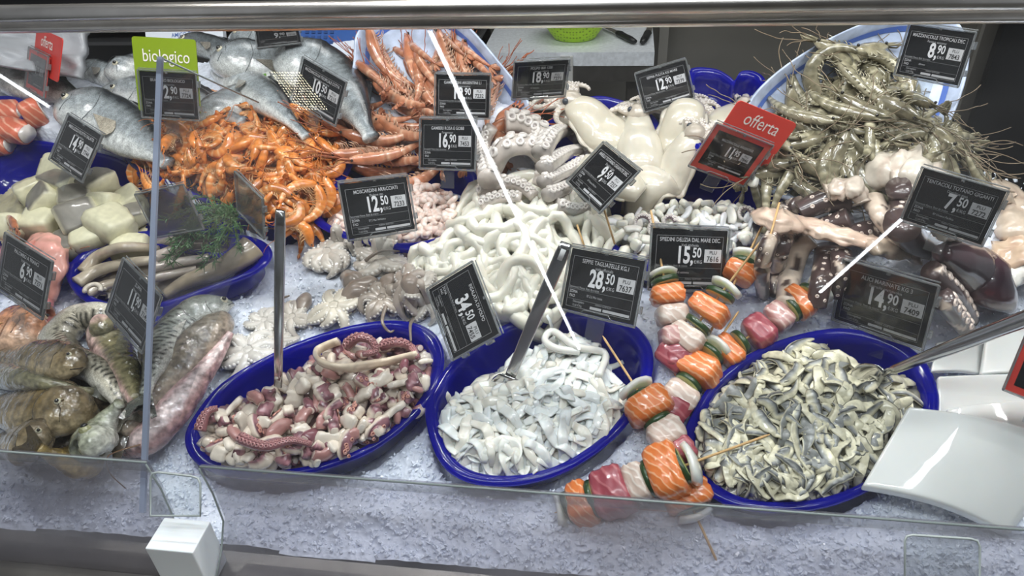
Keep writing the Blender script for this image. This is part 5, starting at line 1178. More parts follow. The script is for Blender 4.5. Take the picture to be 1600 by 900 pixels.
skewer('short steep skewer whose stick tip points up beside the tuna', (1146,518,.05), (1035,668,.02), [('q', .33, 1.1), ('z', .41, 1.05), ('s', .56, 1.3), ('z', .68, .95), ('w', .80, 1.15), ('t', .90, 1.05)])
skewer('skewer reaching out of the strip bowl at its right rim', (941,550,.04), (1090,770,.02), [('q', .37, 1.1), ('z', .43, .95), ('s', .50, 1.25), ('z', .60, .95), ('w', .68, 1.15), ('t', .80, 1.0)])
skewer('lowest skewer whose salmon lies on the ice in front', (1120,880,.004), (1050,740,.02), [('q', .47, 1.0), ('z', .56, .95), ('s', .68, 1.25)])
skewer('front skewer lying crosswise with its stick over the anchovies', (1192,706,.045), (865,802,.0), [('q', .34, 1.2), ('z', .385, 1.1), ('s', .455, 1.4), ('z', .535, 1.1), ('w', .59, 1.1), ('q', .635, 1.), ('t', .71, 1.35), ('z', .80, 1.15), ('s', .86, 1.1), ('z', .92, 1.), ('q', .96, 1.)])
for k, (A_, B_) in enumerate([((902,372,.03), (914,395,.01)), ((943,355,.04), (960,395,.02)), ((1207,355,.05), (1195,400,.02))]):
    a = hit(A_[0], A_[1]); b = hit(B_[0], B_[1]); a[2] += A_[2]; b[2] += B_[2]
    tag(MB().loft([W(b), W(a)], .0016, .0016, n=8, col='#cfa873').obj('skewer_stick', 'wood'), ['thin wooden stick tip left above the 28,50 card', 'wooden stick standing behind the 28,50 card', 'wooden stick tip beside the upper right of the 15,50 card'][k], 'stick')
# ================================================================== giant squid tentacles
DK, PK, CRM = '#3c2a2e', '#9c7468', '#dccab8'
def gcol(seed, dark=.6):
    rg = np.random.default_rng(seed); ph = rg.uniform(0, 6, 8)
    def f(t, a):
        v = math.sin(t*19+ph[0]+2*math.sin(a*2+ph[1]))+math.sin(t*9+a*3+ph[2])+math.sin(a*2+ph[3])*.8; z_ = -2.6+4.2*(1-dark); x = sstep(v, z_, z_+.5); return mix(CRM, DK, float(x)*.95)
    return f
def lump(lab, pts, r, seed, col='#ddc9b8', flat=.6, name='squid_flesh', rough=.22, cat='squid flesh', lift=0):
    rg = np.random.default_rng(seed); n = max(18, len(pts)*9); Q = pxpath(pts, n); rr = np.interp(np.linspace(0, 1, n), np.linspace(0, 1, len(r)), r)*(1+smooth1(rg.normal(size=n), 2)*rough)
    Q[:, 2] = smooth1(Q[:, 2], 6); rr = rr*.8; Q = raised(Q, rr*flat*.5+lift); wb = 1+smooth1(rg.normal(size=(24, n)), 2, True).T*rough*.8
    for i in range(0, n, 3): stamp(Q[i][0], Q[i][1], rr[i]*.95, Q[i][2]+rr[i]*flat*.6)
    c1 = np.array(lin(col)); return tag(MB().loft(W(Q), rr, rr*flat, up=tuple(EN), n=24, col=lambda t, a: mix(c1, '#a8806f', .55*max(0, math.sin(t*19+a*3)*math.sin(t*7+a*2))), wob=wb*(1+.07*np.sin(np.arange(24)[None]*1.3+np.arange(n)[:, None]*.5)+.05*np.sin(np.arange(24)[None]*.8-np.arange(n)[:, None]*.9))).obj(name, 'soft'), lab, cat)
lump('cream squid head flesh behind the 7,50 card', [(1350,300),(1385,268),(1430,268),(1470,290)], [.02, .045, .05, .03], 1, '#e6dccd')
lump('cream squid flesh at the right behind the 7,50 card', [(1540,300),(1575,310),(1590,370),(1570,420)], [.02, .035, .04, .03], 2, '#e0cdb8')
lump('pale rounded squid tube right of the curled dark tentacle', [(1510,395),(1545,410),(1590,395),(1640,390)], [.02, .034, .036, .03], 3, '#dcc0a4')
lump('white lumpy squid flesh above the white slabs', [(1560,440),(1590,425),(1640,430)], [.02, .03, .03], 4, '#eceae2')
T1 = [('dark giant tentacle highest on the left of the cluster', [(1250,320,.0),(1225,335,.01),(1215,350,.005)], .016, .013, .5),
      ('thick dark blotched tentacle pointing to the lower left', [(1322,322,.015),(1285,328,.02),(1245,342,.015)], .021, .017, .95),
      ('short dark tentacle stump below the blotched one', [(1325,348,.01),(1300,358,.012),(1280,362,.01)], .018, .015, .9),
      ('reddish brown tentacle lying low in the cluster middle', [(1385,362,.005),(1350,370,.01),(1318,378,.01)], .02, .016, .85),
      ('white tentacle running down from the cream head', [(1360,325,.015),(1372,350,.015),(1395,378,.01)], .017, .012, .05),
      ('dark speckled tentacle behind the white one', [(1400,300,.01),(1405,330,.015),(1400,350,.01)], .02, .018, .9),
      ('leftmost striped tentacle hanging down in the row', [(1205,380,.015),(1195,400,.02),(1188,430,.01),(1192,460,0)], .013, .011, .55),
      ('second blotched tentacle hanging in the row', [(1228,378,.018),(1216,400,.02),(1212,430,.01),(1215,462,0)], .015, .012, .5),
      ('broad pale tentacle hanging in the middle of the row', [(1260,385,.02),(1242,405,.022),(1232,440,.012),(1228,475,.0)], .018, .015, .12),
      ('dark tentacle with white triangles hanging by the 14,90 card', [(1288,398,.02),(1286,420,.02),(1280,450,.01),(1275,478,0)], .019, .014, .85),
      ('dark tentacle half hidden behind the 14,90 card', [(1312,405,.01),(1312,430,.01),(1308,460,0)], .016, .014, .9)]
for k, (lb, pts, r0, r1, dk) in enumerate(T1): tent_obj('squid_tentacle', lb, pts, r0, r1, gcol(k, dk), suck=1.05 if dk > .4 else 0, sc='#e8d8cc', cin='#cbb3a8', srad=.2, side=.2 if k % 2 else -.2, n=56)
lump('cream pink skin fold joining the hanging tentacles', [(1180,340,.01),(1215,352,.012),(1260,365,.015),(1320,382,.015),(1380,395,.01)], [.02, .026, .022, .02, .018], 5, '#e8cdb8', .5)
lump('cream membrane lump above the blotched tentacle', [(1290,300,.0),(1330,300,.01),(1345,325,.01)], [.016, .022, .018], 6, '#e6d8c8', .6)
lump('small cream squid flesh lump behind the 14,90 card', [(1360,395,.01),(1400,398,.01),(1430,412,.01)], [.018, .022, .016], 7, '#e3cfb9', .6)
tent_obj('squid_tentacle', 'long dark tentacle sweeping under the 7,50 card', [(1405,360,.01),(1420,385,.015),(1455,405,.02),(1500,400,.02),(1522,385,.015)], .026, .010, gcol(31, 1.1), n=64, suck=.7, sc='#c9a78e', cin='#8c6a58', srad=.26, side=1.2)
lump('white squid eyeball sac lying on the dark tentacle', [(1445,362,.03),(1460,378,.03),(1482,390,.025)], [.010, .022, .014], 8, '#e8dcca', .8, lift=.01)
tent_obj('squid_tentacle', 'huge glossy dark purple mantle lying at the spoon handle', [(1470,395,.0),(1510,425,.006),(1550,455,.006),(1575,478,.0)], .03, .04, lambda t, a: mix('#2e1c28', '#553a42', .5+.5*math.sin(a*3+t*7)), suck=0, r=[.012, .030, .042, .040, .014])
tent_obj('squid_tentacle', 'dark tentacle with white arrow marks beside the purple mantle', [(1450,430,.01),(1470,450,.01),(1495,470,.005),(1515,500,.0)], .016, .014, gcol(33, .85), suck=1.1, sc='#ead9cd', srad=.34, side=.3)
tent_obj('squid_tentacle', 'second arrow marked dark tentacle just behind the spoon handle', [(1470,465,.0),(1490,490,.0),(1510,515,.0)], .018, .014, gcol(34, .8), suck=1.1, sc='#ead9cd', srad=.32, side=-.3)
# ================================================================== white slabs of giant squid
def slab(lab, C, th=.011, bulge=.02, lift=(0, 0, 0, 0), col='#dfe1df', n=18, name='squid_sheet', base=None, noise_=.001):
    Q = [hit(*c) if base is None else onp(*c, base) for c in C]; 
    for q, l in zip(Q, lift): q[2] += l+th
    V = []; g = np.linspace(0, 1, n); rg = np.random.default_rng(int(C[0][0]))
    for s in (1, 0):
        for a in g:
            for b in g: p = Q[0]*(1-a)*(1-b)+Q[1]*a*(1-b)+Q[2]*a*b+Q[3]*(1-a)*b; p = p+np.array([0, 0, bulge*math.sin(PI*b)*(1-.3*a)+rg.normal()*noise_*0-(0 if s else th)]); V.append(W(p))
    f = []; m_ = n*n
    for i in range(n-1):
        for j in range(n-1): a = i*n+j; f += [(a, a+n, a+n+1, a+1), (m_+a, m_+a+1, m_+a+n+1, m_+a+n)]
    rim = [i*n for i in range(n)]+[(n-1)*n+j for j in range(1, n)]+[i*n+n-1 for i in range(n-2, -1, -1)]+[j for j in range(n-2, 0, -1)]
    for k in range(len(rim)): a, b = rim[k], rim[(k+1) % len(rim)]; f.append((a, m_+a, m_+b, b))
    o = MB().add(V, f, col).obj(name, 'slab'); bv = o.modifiers.new('b', 'BEVEL'); bv.width = .003; bv.segments = 3; bv.limit_method = 'ANGLE'; bv.angle_limit = 1.0
    for i in range(0, n, 2):
        for j in range(0, n, 2): q = (np.array(V[i*n+j])-O) @ F; stamp(q[0], q[1], .012, q[2])
    return tag(o, lab, 'squid')
MAT['slab'] = wet('white_slab_flesh', .32, .03, 14, .9, 16, sss=.2, coat=1.0)
slab('white rounded slab at the back below the spoon handle', [(1452,585),(1460,540),(1535,530),(1535,590)], .008, .006)
slab('white slab under the red framed offer card', [(1528,590),(1540,512),(1680,480),(1680,590)], .008, .008)
slab('flat white slab right of the anchovy bowl', [(1462,680),(1462,592),(1680,590),(1680,690)], .008, .006)
slab('bulging white slab behind the foremost one', [(1465,690),(1475,645),(1680,640),(1680,730)], .012, .022)
slab('foremost large white slab with sparkling wet ridges', [(1402,656),(1337,775),(1415,830),(1590,842)], .013, .0, base=.045) if False else None
slab('foremost large white slab with sparkling wet ridges', [(1338,773),(1402,662),(1660,715),(1570,842)], .014, .020, (.012, .03, .02, .0))
# ================================================================== spoons
def bar(lab, A, B, w_, t_, name='serving_spoon', hole=None, tubular=False, scoop=False):
    a = W(hit(A[0], A[1])+(0, 0, A[2])) if len(A) == 3 else ptd(*A[:2], A[3]); b = W(hit(B[0], B[1])+(0, 0, B[2])); L = np.linalg.norm(b-a); ax = (b-a)/L; e_ = empty(name, b, lab, 'spoon'); up = nrm(-(RW @ np.array([0, 0, -1.0]))); up = nrm(up-ax*np.dot(up, ax))
    N = 14; s = np.linspace(0, 1, N); P = a+np.outer(s, b-a); wd = w_*np.interp(s, [0, .02, .1, .6, 1], [.86, 1, 1, .95, .8])
    MB().loft(P, wd, t_ if not tubular else wd*.8, up=tuple(up), n=16, col='#ffffff', power=.6 if not tubular else 1).obj('handle', 'bright', e_)
    if hole: c = a+ax*.014+up*(t_+.0003); MB().loft([c-ax*.006, c+ax*.006], [.0022, .0022], [.0006, .0006], up=tuple(up), n=10, col='#20242c').obj('hanging_hole', 'plain', e_)
    if scoop:
        K = 10; sd = np.cross(up, ax); P = [b+ax*x*.05-up*.004*math.sin(x*PI) for x in np.linspace(0, 1, K)]; wv = .022*np.sin(np.linspace(.25, 1, K)*PI*.97)+.003
        MB().loft(P, wv, .002, up=tuple(up), n=14, col='#ffffff').obj('bowl', 'bright', e_)
MAT['bright'] = wet('polished_steel', .14, .08, 20, .05, 60, metallic=1.0, color='#cfcfd0')
def lifted(px, py, d): q = (ptd(px, py, d)-O) @ F; h = hit(px, py); return None
def dbar(lab, ax_, ay_, da, bx_, by_, lb, w_, t_, **k):
    global hit
    B = W(hit(bx_, by_)+(0, 0, lb)); A = ptd(ax_, ay_, da)
    L = np.linalg.norm(B-A); ax = (B-A)/L; e_ = empty('serving_spoon', B, lab, 'spoon'); up = -(RW @ np.array([0, 0, -1.0])); up = nrm(up-ax*np.dot(up, ax)); N = 14; s = np.linspace(0, 1, N); P = A+np.outer(s, B-A)
    wd = w_*np.interp(s, [0, .015, .1, .6, 1], [.8, 1, 1, .95, k.get('end', .85)])
    MB().loft(P, wd, wd*.75 if k.get('tube') else t_, up=tuple(up), n=16, col='#ffffff', power=1 if k.get('tube') else .55).obj('handle', 'bright', e_)
    if k.get('hole'): c = A+ax*.016+up*(t_*.7+.0004); MB().loft([c-ax*.008, c+ax*.008], .0034, .0008, up=tuple(up), n=12, col='#e6e6e6').obj('hanging_hole', 'plain', e_)
    if k.get('scoop'):
        K = 12; P = [B+ax*x*.055-up*.006*math.sin(x*PI) for x in np.linspace(-.1, 1, K)]; wv = .020*np.sin(np.linspace(.2, .97, K)*PI)+.002
        MB().loft(P, wv, .0022, up=tuple(up), n=14, col='#ffffff').obj('bowl', 'bright', e_)
dbar('upright steel spoon handle standing in the octopus salad', 438, 329, .86, 436, 606, .004, .0068, .0022)
dbar('steel spoon with a slotted handle leaning in the strip bowl', 885, 380, .90, 796, 596, .006, .0090, .0022, hole=True, scoop=True)
dbar('thick steel spoon handle reaching in from the right over the slabs', 1720, 452, .74, 1375, 592, .012, .0098, .004, tube=True, end=.55, scoop=True)
# ================================================================== breams and trout at the back left
BR = ('#22262b', '#9aa2a6', '#dfe2e0', '#14171a')
PRB = ([0, .03, .1, .2, .32, .45, .6, .75, .88, .95, 1], [.10, .42, .74, .94, 1, .96, .80, .52, .28, .22, .26])
fish('sea_bream', 'speckled grey trout lying far left behind the narrow offer card', [(-60,60),(0,90),(50,125),(110,150),(150,165)], .062, .035, 1, ('#3b4038', '#8c8f8a', '#c9c6bf', '#1c1f1c'), cat='fish', eye=.0062, eyepos=(.13, .0), prof=PRB, seed=3, lift=.01, tail=False)
fish('sea_bream', 'bream head just peeking over at the back behind the two front breams', [(122,108),(150,112),(185,122),(230,135)], .030, .022, 1, BR, eye=.0055, prof=PRB, seed=4, tail=False)
fish('sea_bream', 'bream head with open mouth left of the green organic sign', [(168,112),(190,108),(220,105),(270,110)], .036, .024, 1, BR, eye=.0062, eyepos=(.13, .0), prof=PRB, seed=5, tail=False)
fish('sea_bream', 'dark bream under the rail behind the large bream heads', [(360,62),(385,62),(430,75),(490,95)], .034, .024, -1, BR, eye=.0062, eyepos=(.13, .0), prof=PRB, seed=6, tail=False)
fish('sea_bream', 'bream with its head tucked under the rail by the white carton', [(272,72),(300,68),(350,80),(420,110)], .030, .02, 1, ('#1d1f22', '#60666a', '#a9aeae', '#14171a'), eye=.0062, eyepos=(.13, .0), prof=PRB, seed=61, tail=False)
fish('sea_bream', 'silver bream lying lengthwise between the organic sign and orange shrimps', [(300,185),(340,170),(390,150),(455,132),(520,120)], .038, .022, 1, BR, eye=0, gill=False, mouth=False, prof=PRB, seed=7, tail=False)
fish('sea_bream', 'silver bream crossing behind the 12,90 organic card', [(150,150),(200,148),(250,152),(310,165),(380,190)], .046, .026, 1, BR, eye=.0062, eyepos=(.13, .0), prof=PRB, seed=8, tail=False)
fish('sea_bream', 'silver bream to the left of the 10,50 card with its belly showing', [(330,110),(370,125),(410,150),(450,185),(480,215)], .040, .024, 1, BR, eye=0, gill=False, mouth=False, prof=PRB, seed=10, tail=False)
fish('sea_bream', 'large bream whose big head faces left right of the organic sign', [(336,92),(362,92),(410,100),(470,115),(540,140)], .052, .030, 1, BR, eye=.008, eyepos=(.115, .02), prof=PRB, seed=9, lift=.012, tail=False)
fish('sea_bream', 'large bream behind the 10,50 card facing up left', [(443,78),(470,92),(510,120),(550,165),(580,215)], .060, .032, 1, BR, eye=.008, eyepos=(.10, .02), prof=PRB, seed=11, lift=.012, tail=False)
fish('sea_bream', 'front bream with a pale eye between the 14,90 and 12,90 cards', [(92,165),(120,168),(165,185),(210,215),(262,255)], .056, .030, 1, BR, eye=.0085, eyepos=(.12, .02), prof=PRB, seed=12, lift=.012, pec='#b0a898', tail=False)
for k, (x, y) in enumerate([(148,150), (414,122)]):
    q = W(hit(x, y)+(0, 0, .006)); tag(MB().box(-.012, .012, -.008, .008, 0, .001, '#e9ece8').box(-.004, .005, -.004, .004, .0011, .0014, '#6fae3c').xf(F @ rotm((0, 0, 1), .5), q).obj('gill_tag', 'plain', None, False), ['small white tag with a green square on the front bream', 'small white tag with a green square on the gill of the large bream'][k], 'tag')
# salmon steaks
band_mat('salmon_steak', '#d8745a', '#eeb095', 26, 3, width=.12)
for k, (x, y, L_, w_, h_, ang, lb) in enumerate([(15,185,.07,.045,.02,.2,'orange salmon steak at the upper left frame edge'), (22,215,.09,.04,.022,-.2,'pink salmon steak lying in front of the upper one'), (62,192,.035,.03,.028,.7,'short round salmon piece with pale skin beside the 14,90 card'), (0,235,.06,.04,.02,.1,'salmon steak cut by the frame edge above the blue tray')]):
    q = hit(x, y); ax = np.array([math.cos(ang), math.sin(ang), 0]); mb = chunk(MB(), W(q+(0, 0, h_*.8)), F @ ax, EN, L_, w_*.6, h_, 200+k, power=.75); o = mb.obj('salmon_steak', 'salmon_steak'); tag(o, lb, 'salmon')
    MB().loft([W(q+(0, 0, h_*.8)+ax*L_*.5), W(q+(0, 0, h_*.8)+ax*L_*.54)], w_*.45, h_*.7, up=tuple(EN), n=14, col='#cfc9c4', power=.7).obj('skin', 'soft', o, origin=o['_o']); stamp(q[0], q[1], w_*.6, q[2]+h_)
P_ = [ptd(-40,48,1.42), ptd(130,48,1.42), ptd(132,85,1.40), ptd(118,112,1.36), ptd(70,95,1.34), ptd(-40,70,1.34)]
def crumple(C4, n, amp, name, mat, lab, cat, seed, col='#c9cbd0'):
    V = []; nz = noise((n, n), 3.5, seed)*amp+noise((n, n), 1.6, seed+1)*amp*.5; N_ = -(RW @ np.array([0, 0, -1.0]))
    for s in (0, 1):
        for i in range(n):
            for j in range(n): a, b = i/(n-1), j/(n-1); V.append(C4[0]*(1-a)*(1-b)+C4[1]*a*(1-b)+C4[2]*a*b+C4[3]*(1-a)*b+N_*(nz[i, j]-s*.02-amp))
    m_ = n*n; f = [q for i in range(n-1) for j in range(n-1) for q in ((i*n+j, (i+1)*n+j, (i+1)*n+j+1, i*n+j+1), (m_+i*n+j, m_+i*n+j+1, m_+(i+1)*n+j+1, m_+(i+1)*n+j))]
    rim = [i*n for i in range(n)]+[(n-1)*n+j for j in range(1, n)]+[i*n+n-1 for i in range(n-2, -1, -1)]+[j for j in range(n-2, 0, -1)]
    for k in range(len(rim)): a, b = rim[k], rim[(k+1) % len(rim)]; f.append((a, m_+a, m_+b, b))
    return tag(MB().add(V, f, col).obj(name, mat), lab, cat)
MAT['bag'] = wet('thin_white_plastic', .4, .05, 20, .2, 60, color='#b9bcc2', trans=.25)
crumple([ptd(-40,40,1.50), ptd(130,40,1.50), ptd(122,120,1.42), ptd(-40,95,1.42)], 22, .022, 'plastic_bag', 'bag', 'crumpled white plastic bag behind the trout at upper left', 'bag', 5)
cb_ = ptd(292, 66, 1.62); mb = MB().box(-.085, .085, -.03, .03, -.01, .01, '#dfe5ee'); R_ = RW @ rotm((0, 0, 1), .10); T_ = cb_
o = mb.xf(R_, T_).obj('paper_bag', 'print', None, False); tag(o, 'white paper bag printed in blue under the rail left of the breams', 'bag')
L = MB(); put(L, 'AMICO DELL', -.028, .010, .013, '#3a63a8', .01, z=.0106); put(L, "RISPETTO PER L'AMBIENTE", -.028, -.006, .011, '#3a63a8', .01, z=.0106, maxw=.11); put(L, 'E GLI ANIMALI', -.005, -.020, .011, '#3a63a8', .01, z=.0106)
L.ball((-.048, -.004, .0105), .015, '#3566b0', 1, 1, .05, 16); L.xf(R_, T_).obj('blue_print', 'print', o, False, origin=T_)
R_ = RW @ rotm((1, 0, 0), -.3); T_ = ptd(520, 62, 1.66)
o = MB().box(-.085, .085, -.045, .045, -.01, .01, '#33599c').xf(R_, T_).obj('plastic_crate', 'plain', None, False); tag(o, 'mid blue plastic crate behind the large bream under the rail', 'crate')
L = MB()
for i in range(5):
    for j in range(3): L.box(-.06+i*.014, -.052+i*.014, -.02+j*.014, -.012+j*.014, .0101, .012, '#28477f')
L.box(-.085, .085, .038, .045, .01, .018, '#4067ab').xf(R_, T_).obj('crate_ribs', 'plain', o, False, origin=T_)
zc_ = min(v.co[2] for v in o.data.vertices)+o.location[2]
tag(MB().box(-1.0, T_[0]+.16, T_[1]-.02, T_[1]+.12, .05, zc_, '#6f6d69').obj('rear_cabinet', 'dsteel', None, False), 'low steel cabinet behind the fish that carries the blue crate', 'cabinet')
# ================================================================== cod chunks
def cod(x, y, L_, w_, h_, yaw, lab, roll=0, seed=0, skin=True, pitch=0.):
    L_, w_, h_ = L_*1.1, w_*1.1, h_*1.1; q = hit(x, y); rg = np.random.default_rng(seed); ax = np.array([math.cos(yaw), math.sin(yaw), math.sin(pitch)]); ax = nrm(ax); c = q+np.array([0, 0, h_*.9]); N = 11; s = np.linspace(-.5, .5, N)
    P = c+np.outer(s*L_, ax); e_ = np.array([.86, .97, 1, 1, 1.02, 1.02, 1, .98, .95, .92, .82])*np.linspace(1.08, .88, N); up = nrm(np.array([math.sin(roll)*-math.sin(yaw), math.sin(roll)*math.cos(yaw), math.cos(roll)]))
    wb = 1+rg.normal(size=(1, 20))*.045+rg.normal(size=(N, 20))*.012
    sk, fl_ = np.array(lin('#77736a')), np.array(lin('#d6d2b4'))
    def col(t, a):
        if not skin: return fl_
        return sk*(1+.15*math.sin(t*50+a*9)) if math.sin(a) > .42 and .04 < t < .96 else fl_*(1 if math.sin(a) > .3 else .96)
    o = MB().loft(W(P), w_*e_, h_*e_, up=tuple(F @ up), n=20, col=col, power=.42, wob=wb).obj('cod_chunk', 'dry'); stamp(q[0], q[1], (w_+L_*.5)*.55, c[2]+h_*.9); return tag(o, lab, 'cod')
for k, a in enumerate([(38,368,.035,.028,.022,.3,'white cod end piece at the left of the tray',0.9,1,False),(62,305,.055,.022,.016,.8,'slim cod chunk behind at the left under the 14,90 card',.3,2,False),(98,282,.06,.03,.018,2.9,'cod fillet piece leaning right under the 14,90 card',.6,3,False),
    (105,300,.065,.026,.02,2.8,'grey skinned cod chunk in the middle of the back row',-.3,4,True),(158,300,.05,.028,.02,2.7,'grey skinned cod chunk at the right of the back row',-.1,5,True),(80,325,.05,.026,.02,2.3,'cod wedge with skin left of centre',.5,6,True),(130,322,.05,.024,.018,.5,'darker cod chunk hidden in the middle',0,16,True),
    (135,352,.06,.028,.02,.7,'large skin side up cod chunk in the centre',-.5,7,True),(168,335,.05,.024,.018,3.0,'bright cod flesh slab right of centre',.8,8,False),(72,358,.046,.024,.018,.05,'box shaped pale cod block in front left',0,9,False),(210,325,.05,.024,.018,2.2,'cod loin by the divider glass',.2,10,False),(218,345,.035,.02,.016,.4,'small dark skinned cod chunk by the divider glass',0,11,True),
    (150,378,.05,.026,.018,.4,'low cod chunk over the edge of the small blue bowl',0,12,False),(185,365,.065,.03,.022,-.5,'foremost thick white cod chunk',.3,13,False),(120,392,.05,.024,.018,.3,'cod chunk tucked under the foremost one',0,17,True),(212,395,.05,.022,.016,.2,'flat cod chunk over the rim of the small blue bowl',0,14,False)]):
    cod(*a[:7], roll=a[7], seed=a[8], skin=a[9])
# langoustine-coloured prawns and pink fillets at the left
for k, (x, y, a) in enumerate([(15,350,.3),(30,360,2.6),(5,372,.1),(40,372,3.0)]): put_rigid(random.choice(PRV), hit(x, y), a, .75, ['pale prawn at the left frame edge behind its neighbours','pale prawn lying across beside the cod block','lowest pale prawn at the left frame edge','pale prawn touching the pink fillet'][k], 'prawn', None, tn=.1)
for k, (pts, r, cl, lb) in enumerate([([(60,378,.01),(85,400,.02),(92,430,.02),(80,470,.01)], [.018, .032, .034, .024], '#e3a59a', 'thick shiny pink fillet beside the 6,90 card'), ([(-30,395),(10,405,.01),(50,395,.01)], [.02, .026, .02], '#d98f84', 'rosy fillet behind the 6,90 card'), ([(75,470),(60,500,.004),(110,520,.002)], [.022, .024, .016], '#c98384', 'reddish fish piece on pink stained ice under the 6,90 card')]):
    lump(lb, pts, r, 60+k, cl, .6, 'pink_fillet', .06, 'fillet')
# ================================================================== small blue bowl: squid tubes and green herb
for k, (pts, r0, r1, cl, lb) in enumerate([([(135,432,.01),(165,412,.02),(205,398,.02),(250,395,.01)], .013, .008, '#b8ab96', 'long squid body at the left of the small bowl'), ([(125,448,.01),(160,432,.015),(205,420,.015),(250,412,.01)], .012, .008, '#c9bda8', 'second long squid body in the small bowl'), ([(140,462,.006),(175,450,.01),(215,445,.01)], .010, .007, '#a79a88', 'short squid in front in the small bowl'),
    ([(245,410,.01),(290,395,.015),(330,388,.01)], .011, .007, '#bfb0a4', 'pale squid right of the divider under the herb'), ([(240,425,.01),(280,418,.012),(330,408,.01)], .010, .007, '#c8bbb0', 'squid tube right of the divider in front'), ([(250,385,.008),(300,380,.012),(345,378,.008)], .010, .007, '#9f948a', 'greyish squid behind the green herb'), ([(240,440,.008),(275,434,.01),(310,425,.008)], .009, .006, '#b2a698', 'small squid at the front rim right of the divider')]):
    tent_obj('small_squid', lb, pts, r0, r1, (lambda c_: (lambda t, a: mix(c_, '#7d7066', .5*max(0, math.sin(t*13+a*2)))))(cl), cat='squid', suck=0)
for k, (cx, cy) in enumerate([(150,458), (165,470), (180,455)]):
    q = hit(cx, cy); aa = np.linspace(0, 4, 18); tag(MB().loft(W(np.stack([q[0]+np.cos(aa)*.011, q[1]+np.sin(aa)*.011, q[2]+.006+.002*aa], 1)), .004, .0035, up=tuple(EN), n=8, col='#c9c0b2').obj('curled_squid', 'soft'), ['curled squid arm at the left end of the small bowl', 'curled squid arm nearest the 11,90 card', 'curled squid arm between the two others'][k], 'squid')
tent_obj('monkfish_tail', 'beige pointed fish tail pointing right across the ice below the herb', [(262,462,.005),(300,448,.015),(350,430,.015),(385,412,.02),(400,395,.015)], .010, .024, lambda t, a: mix('#b7a78f', '#8b7f72', .5+.5*math.sin(a*2+t*5)), cat='fish', suck=0)
hr = hit(350, 400); he = empty('green_herb', W(hr), 'bunch of feathery green herb lying over the squid beside the empty sleeves', 'herb'); L1, L2 = MB(), MB(); rg = random.Random(5)
base = hit(385, 352)+np.array([0, 0, .035])
for i in range(26):
    tip = hit(rg.uniform(262, 395), rg.uniform(345, 440)); tip[2] += rg.uniform(.012, .05); m_ = (base+tip)/2+np.array([rg.gauss(0, .01), rg.gauss(0, .01), .016]); P = spline([base, m_, tip], 12)
    L1.loft(W(P), .0011, .0011, n=4, col=mix('#3c5f38', '#56804c', rg.random()))
    for j in range(2, 12):
        for s in range(5):
            t = nrm(P[j]-P[j-1]); d = nrm(t*rg.uniform(.4, 1.1)+np.array([rg.gauss(0, .6), rg.gauss(0, .6), rg.gauss(.1, .5)])); l = rg.uniform(.008, .018); L2.loft(W(np.array([P[j], P[j]+d*l*.6+(0, 0, .001), P[j]+d*l])), [.0009, .0008, .0003], [.0009, .0008, .0003], n=3, col=mix('#2f5230', '#5e8d56', rg.random()))
L1.obj('stems', 'dry', he); L2.obj('needles', 'dry', he)
# ================================================================== whole fish left of and behind the divider
GOB = ('#4a3d28', '#6d5c3c', '#9b8a68', '#2e2517')
PRG = ([0, .03, .1, .2, .32, .45, .6, .75, .88, .95, 1], [.30, .55, .80, .97, 1, .88, .66, .48, .32, .26, .28])
RED = ('#8d5a3c', '#cf9068', '#d8b294', '#7a4a30'); MUL = ('#4c4e48', '#8f938a', '#d0cfc6', '#22241f')
fish('scorpion_fish', 'golden pink fish head at the left frame edge under the 6,90 card', [(55,520),(40,515),(0,520),(-60,540)], .055, .03, -1, RED, eye=.006, prof=PRG, seed=21, roll=-.3, lift=.015, pec='#c79a62', mat='goby')
fish('mullet', 'mullet with black dashed scales diving behind the divider edge', [(190,690),(188,660),(200,620),(225,580),(260,530)], .030, .02, 1, MUL, eye=0, gill=False, mouth=False, spots=(7, .55, -.4), seed=22, tail=False)
fish('flat_fish', 'brown flat fish half hidden behind the gobies', [(60,575),(100,580),(150,600),(185,640)], .046, .014, 1, ('#4f4236', '#5f5040', '#6a5c4a', '#2c241c'), eye=0, gill=False, mouth=False, seed=23, prof=([0, .2, .5, .8, 1], [.3, .9, 1, .7, .2]), mat='goby')
fish('dark_fish', 'dark brown fish under the mullets next to the grey fish head', [(110,715),(100,690),(85,660),(60,640)], .04, .02, 1, ('#2c241a', '#4c3e2a', '#7b6440', '#1c160f'), eye=0, seed=24, prof=PRG, mouth=False, fins=False, tail=False, mat='goby')
fish('gurnard', 'brown backed gurnard lying diagonally right of the divider', [(352,498),(330,520),(290,565),(240,620),(190,680)], .034, .028, -1, ('#5f5548', '#857a6a', '#a09080', '#463d32'), eye=0, gill=False, mouth=False, prof=([0, .1, .3, .6, .85, 1], [.5, .8, 1, .92, .6, .3]), seed=25, lift=.015, fins=False, mat='goby')
fish('gurnard', 'pink and white bellied gurnard along the ice edge right of the divider', [(360,520),(335,560),(285,625),(235,680),(195,705)], .026, .02, 1, ('#b48d8c', '#d8c4c2', '#cda7a6', '#8e7472'), eye=0, gill=False, mouth=False, prof=([0, .1, .3, .6, .85, 1], [.2, .35, .6, 1, .9, .35]), seed=26, lift=.004, tail=False, fins=False, mat='goby')
fish('mullet', 'grey mullet with its head by the squid tail right of the divider', [(366,476),(345,478),(305,495),(262,535),(238,580),(225,620)], .034, .024, -1, MUL, eye=.0065, eyepos=(.07, .2), spots=(6, .5, -.7), seed=27, lift=.012, head=.26, pec='#a8a59a')
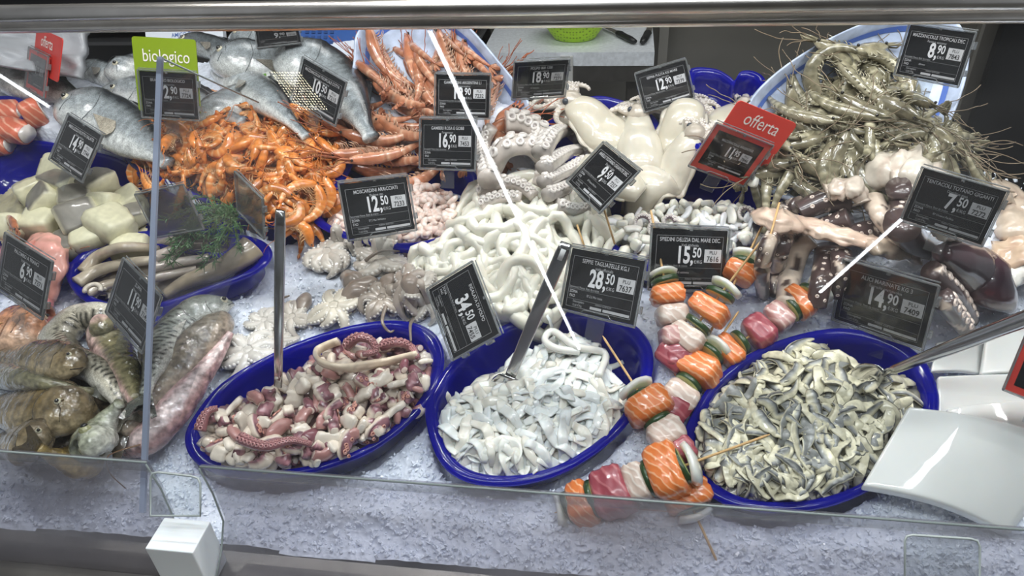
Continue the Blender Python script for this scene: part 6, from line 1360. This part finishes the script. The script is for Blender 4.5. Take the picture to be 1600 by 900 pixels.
fish('mullet', 'pale bellied mullet arching its head toward the 11,90 card', [(190,498),(165,492),(125,500),(95,520),(90,535),(110,560),(150,580),(180,615),(192,640)], .027, .022, 1, ('#8a8474', '#c9c2b0', '#dcd8cc', '#2c2c28'), eye=0, spots=(8, .4, .0), seed=28, lift=.014, gill=False, mouth=False, head=.05, n=80, fins=False, prof=([0, .04, .12, .25, .5, .8, 1], [.35, .62, .85, 1, .9, .7, .35]))
fish('striped_mullet', 'olive mullet with pink belly and dark tail pointing down', [(158,505),(165,525),(180,555),(198,595),(212,625)], .030, .022, 1, ('#4b4832', '#7c7558', '#d2aea8', '#36321c'), eye=0, gill=False, mouth=False, seed=29, lift=.018, tailc='#4f524c', tails=.9, prof=([0, .1, .3, .55, .8, 1], [.55, .85, 1, .85, .5, .34]), fins=False, mat='goby')
fish('goby', 'brown mottled goby at the back of the goby pile facing right', [(130,578),(115,570),(70,562),(10,560),(-50,575)], .033, .019, -1, GOB, eye=.004, fins=False, tail=False, prof=PRG, seed=30, lift=.012, mat='goby')
fish('goby', 'slim greenish goby lying between the two big brown gobies', [(-40,585),(0,585),(50,595),(110,605),(145,612)], .020, .018, 1, ('#4c4a3a', '#6c6850', '#8c866a', '#2c2b20'), eye=0, gill=False, mouth=False, seed=31, lift=.014, mat='goby')
fish('goby', 'largest brown goby with a downturned mouth in the front pile', [(150,655),(130,645),(80,640),(10,640),(-60,640)], .042, .024, -1, GOB, eye=.005, fins=False, tail=False, eyepos=(.16, .1), prof=PRG, seed=32, lift=.022, mat='goby')
fish('goby', 'brown goby with open mouth at the lower left frame edge', [(75,690),(60,688),(20,692),(-40,700)], .033, .022, -1, GOB, eye=.004, fins=False, tail=False, prof=PRG, seed=33, lift=.016, mat='goby')
fish('goby', 'small ochre goby curled under the pile above the guard lip', [(140,722),(120,722),(90,715),(60,700)], .026, .02, -1, ('#5c4c28', '#8c7848', '#b09a68', '#3c3018'), eye=0, prof=PRG, seed=34, lift=.004, mat='goby')
fish('grey_fish', 'grey green fish head with a big eye facing down at the divider', [(140,700),(150,685),(168,655),(186,630)], .028, .022, 1, ('#6a6c58', '#9da08c', '#c2c2b6', '#4a4c3c'), eye=.0085, eyepos=(.16, .05), prof=PRG, seed=35, lift=.012, head=.4, eyec=('#a8a87c', '#0c0c0c'), fins=False, tail=False, mat='goby')
tent_obj('fish_whisker', 'thin curved fin ray hanging from the fish over the guard lip', [(225,700,.01),(190,712,.012),(172,722,.01),(178,745,.01),(202,768,.01)], .0012, .0008, '#6d4c2c', cat='fin ray', suck=0, stampit=False)
cards()
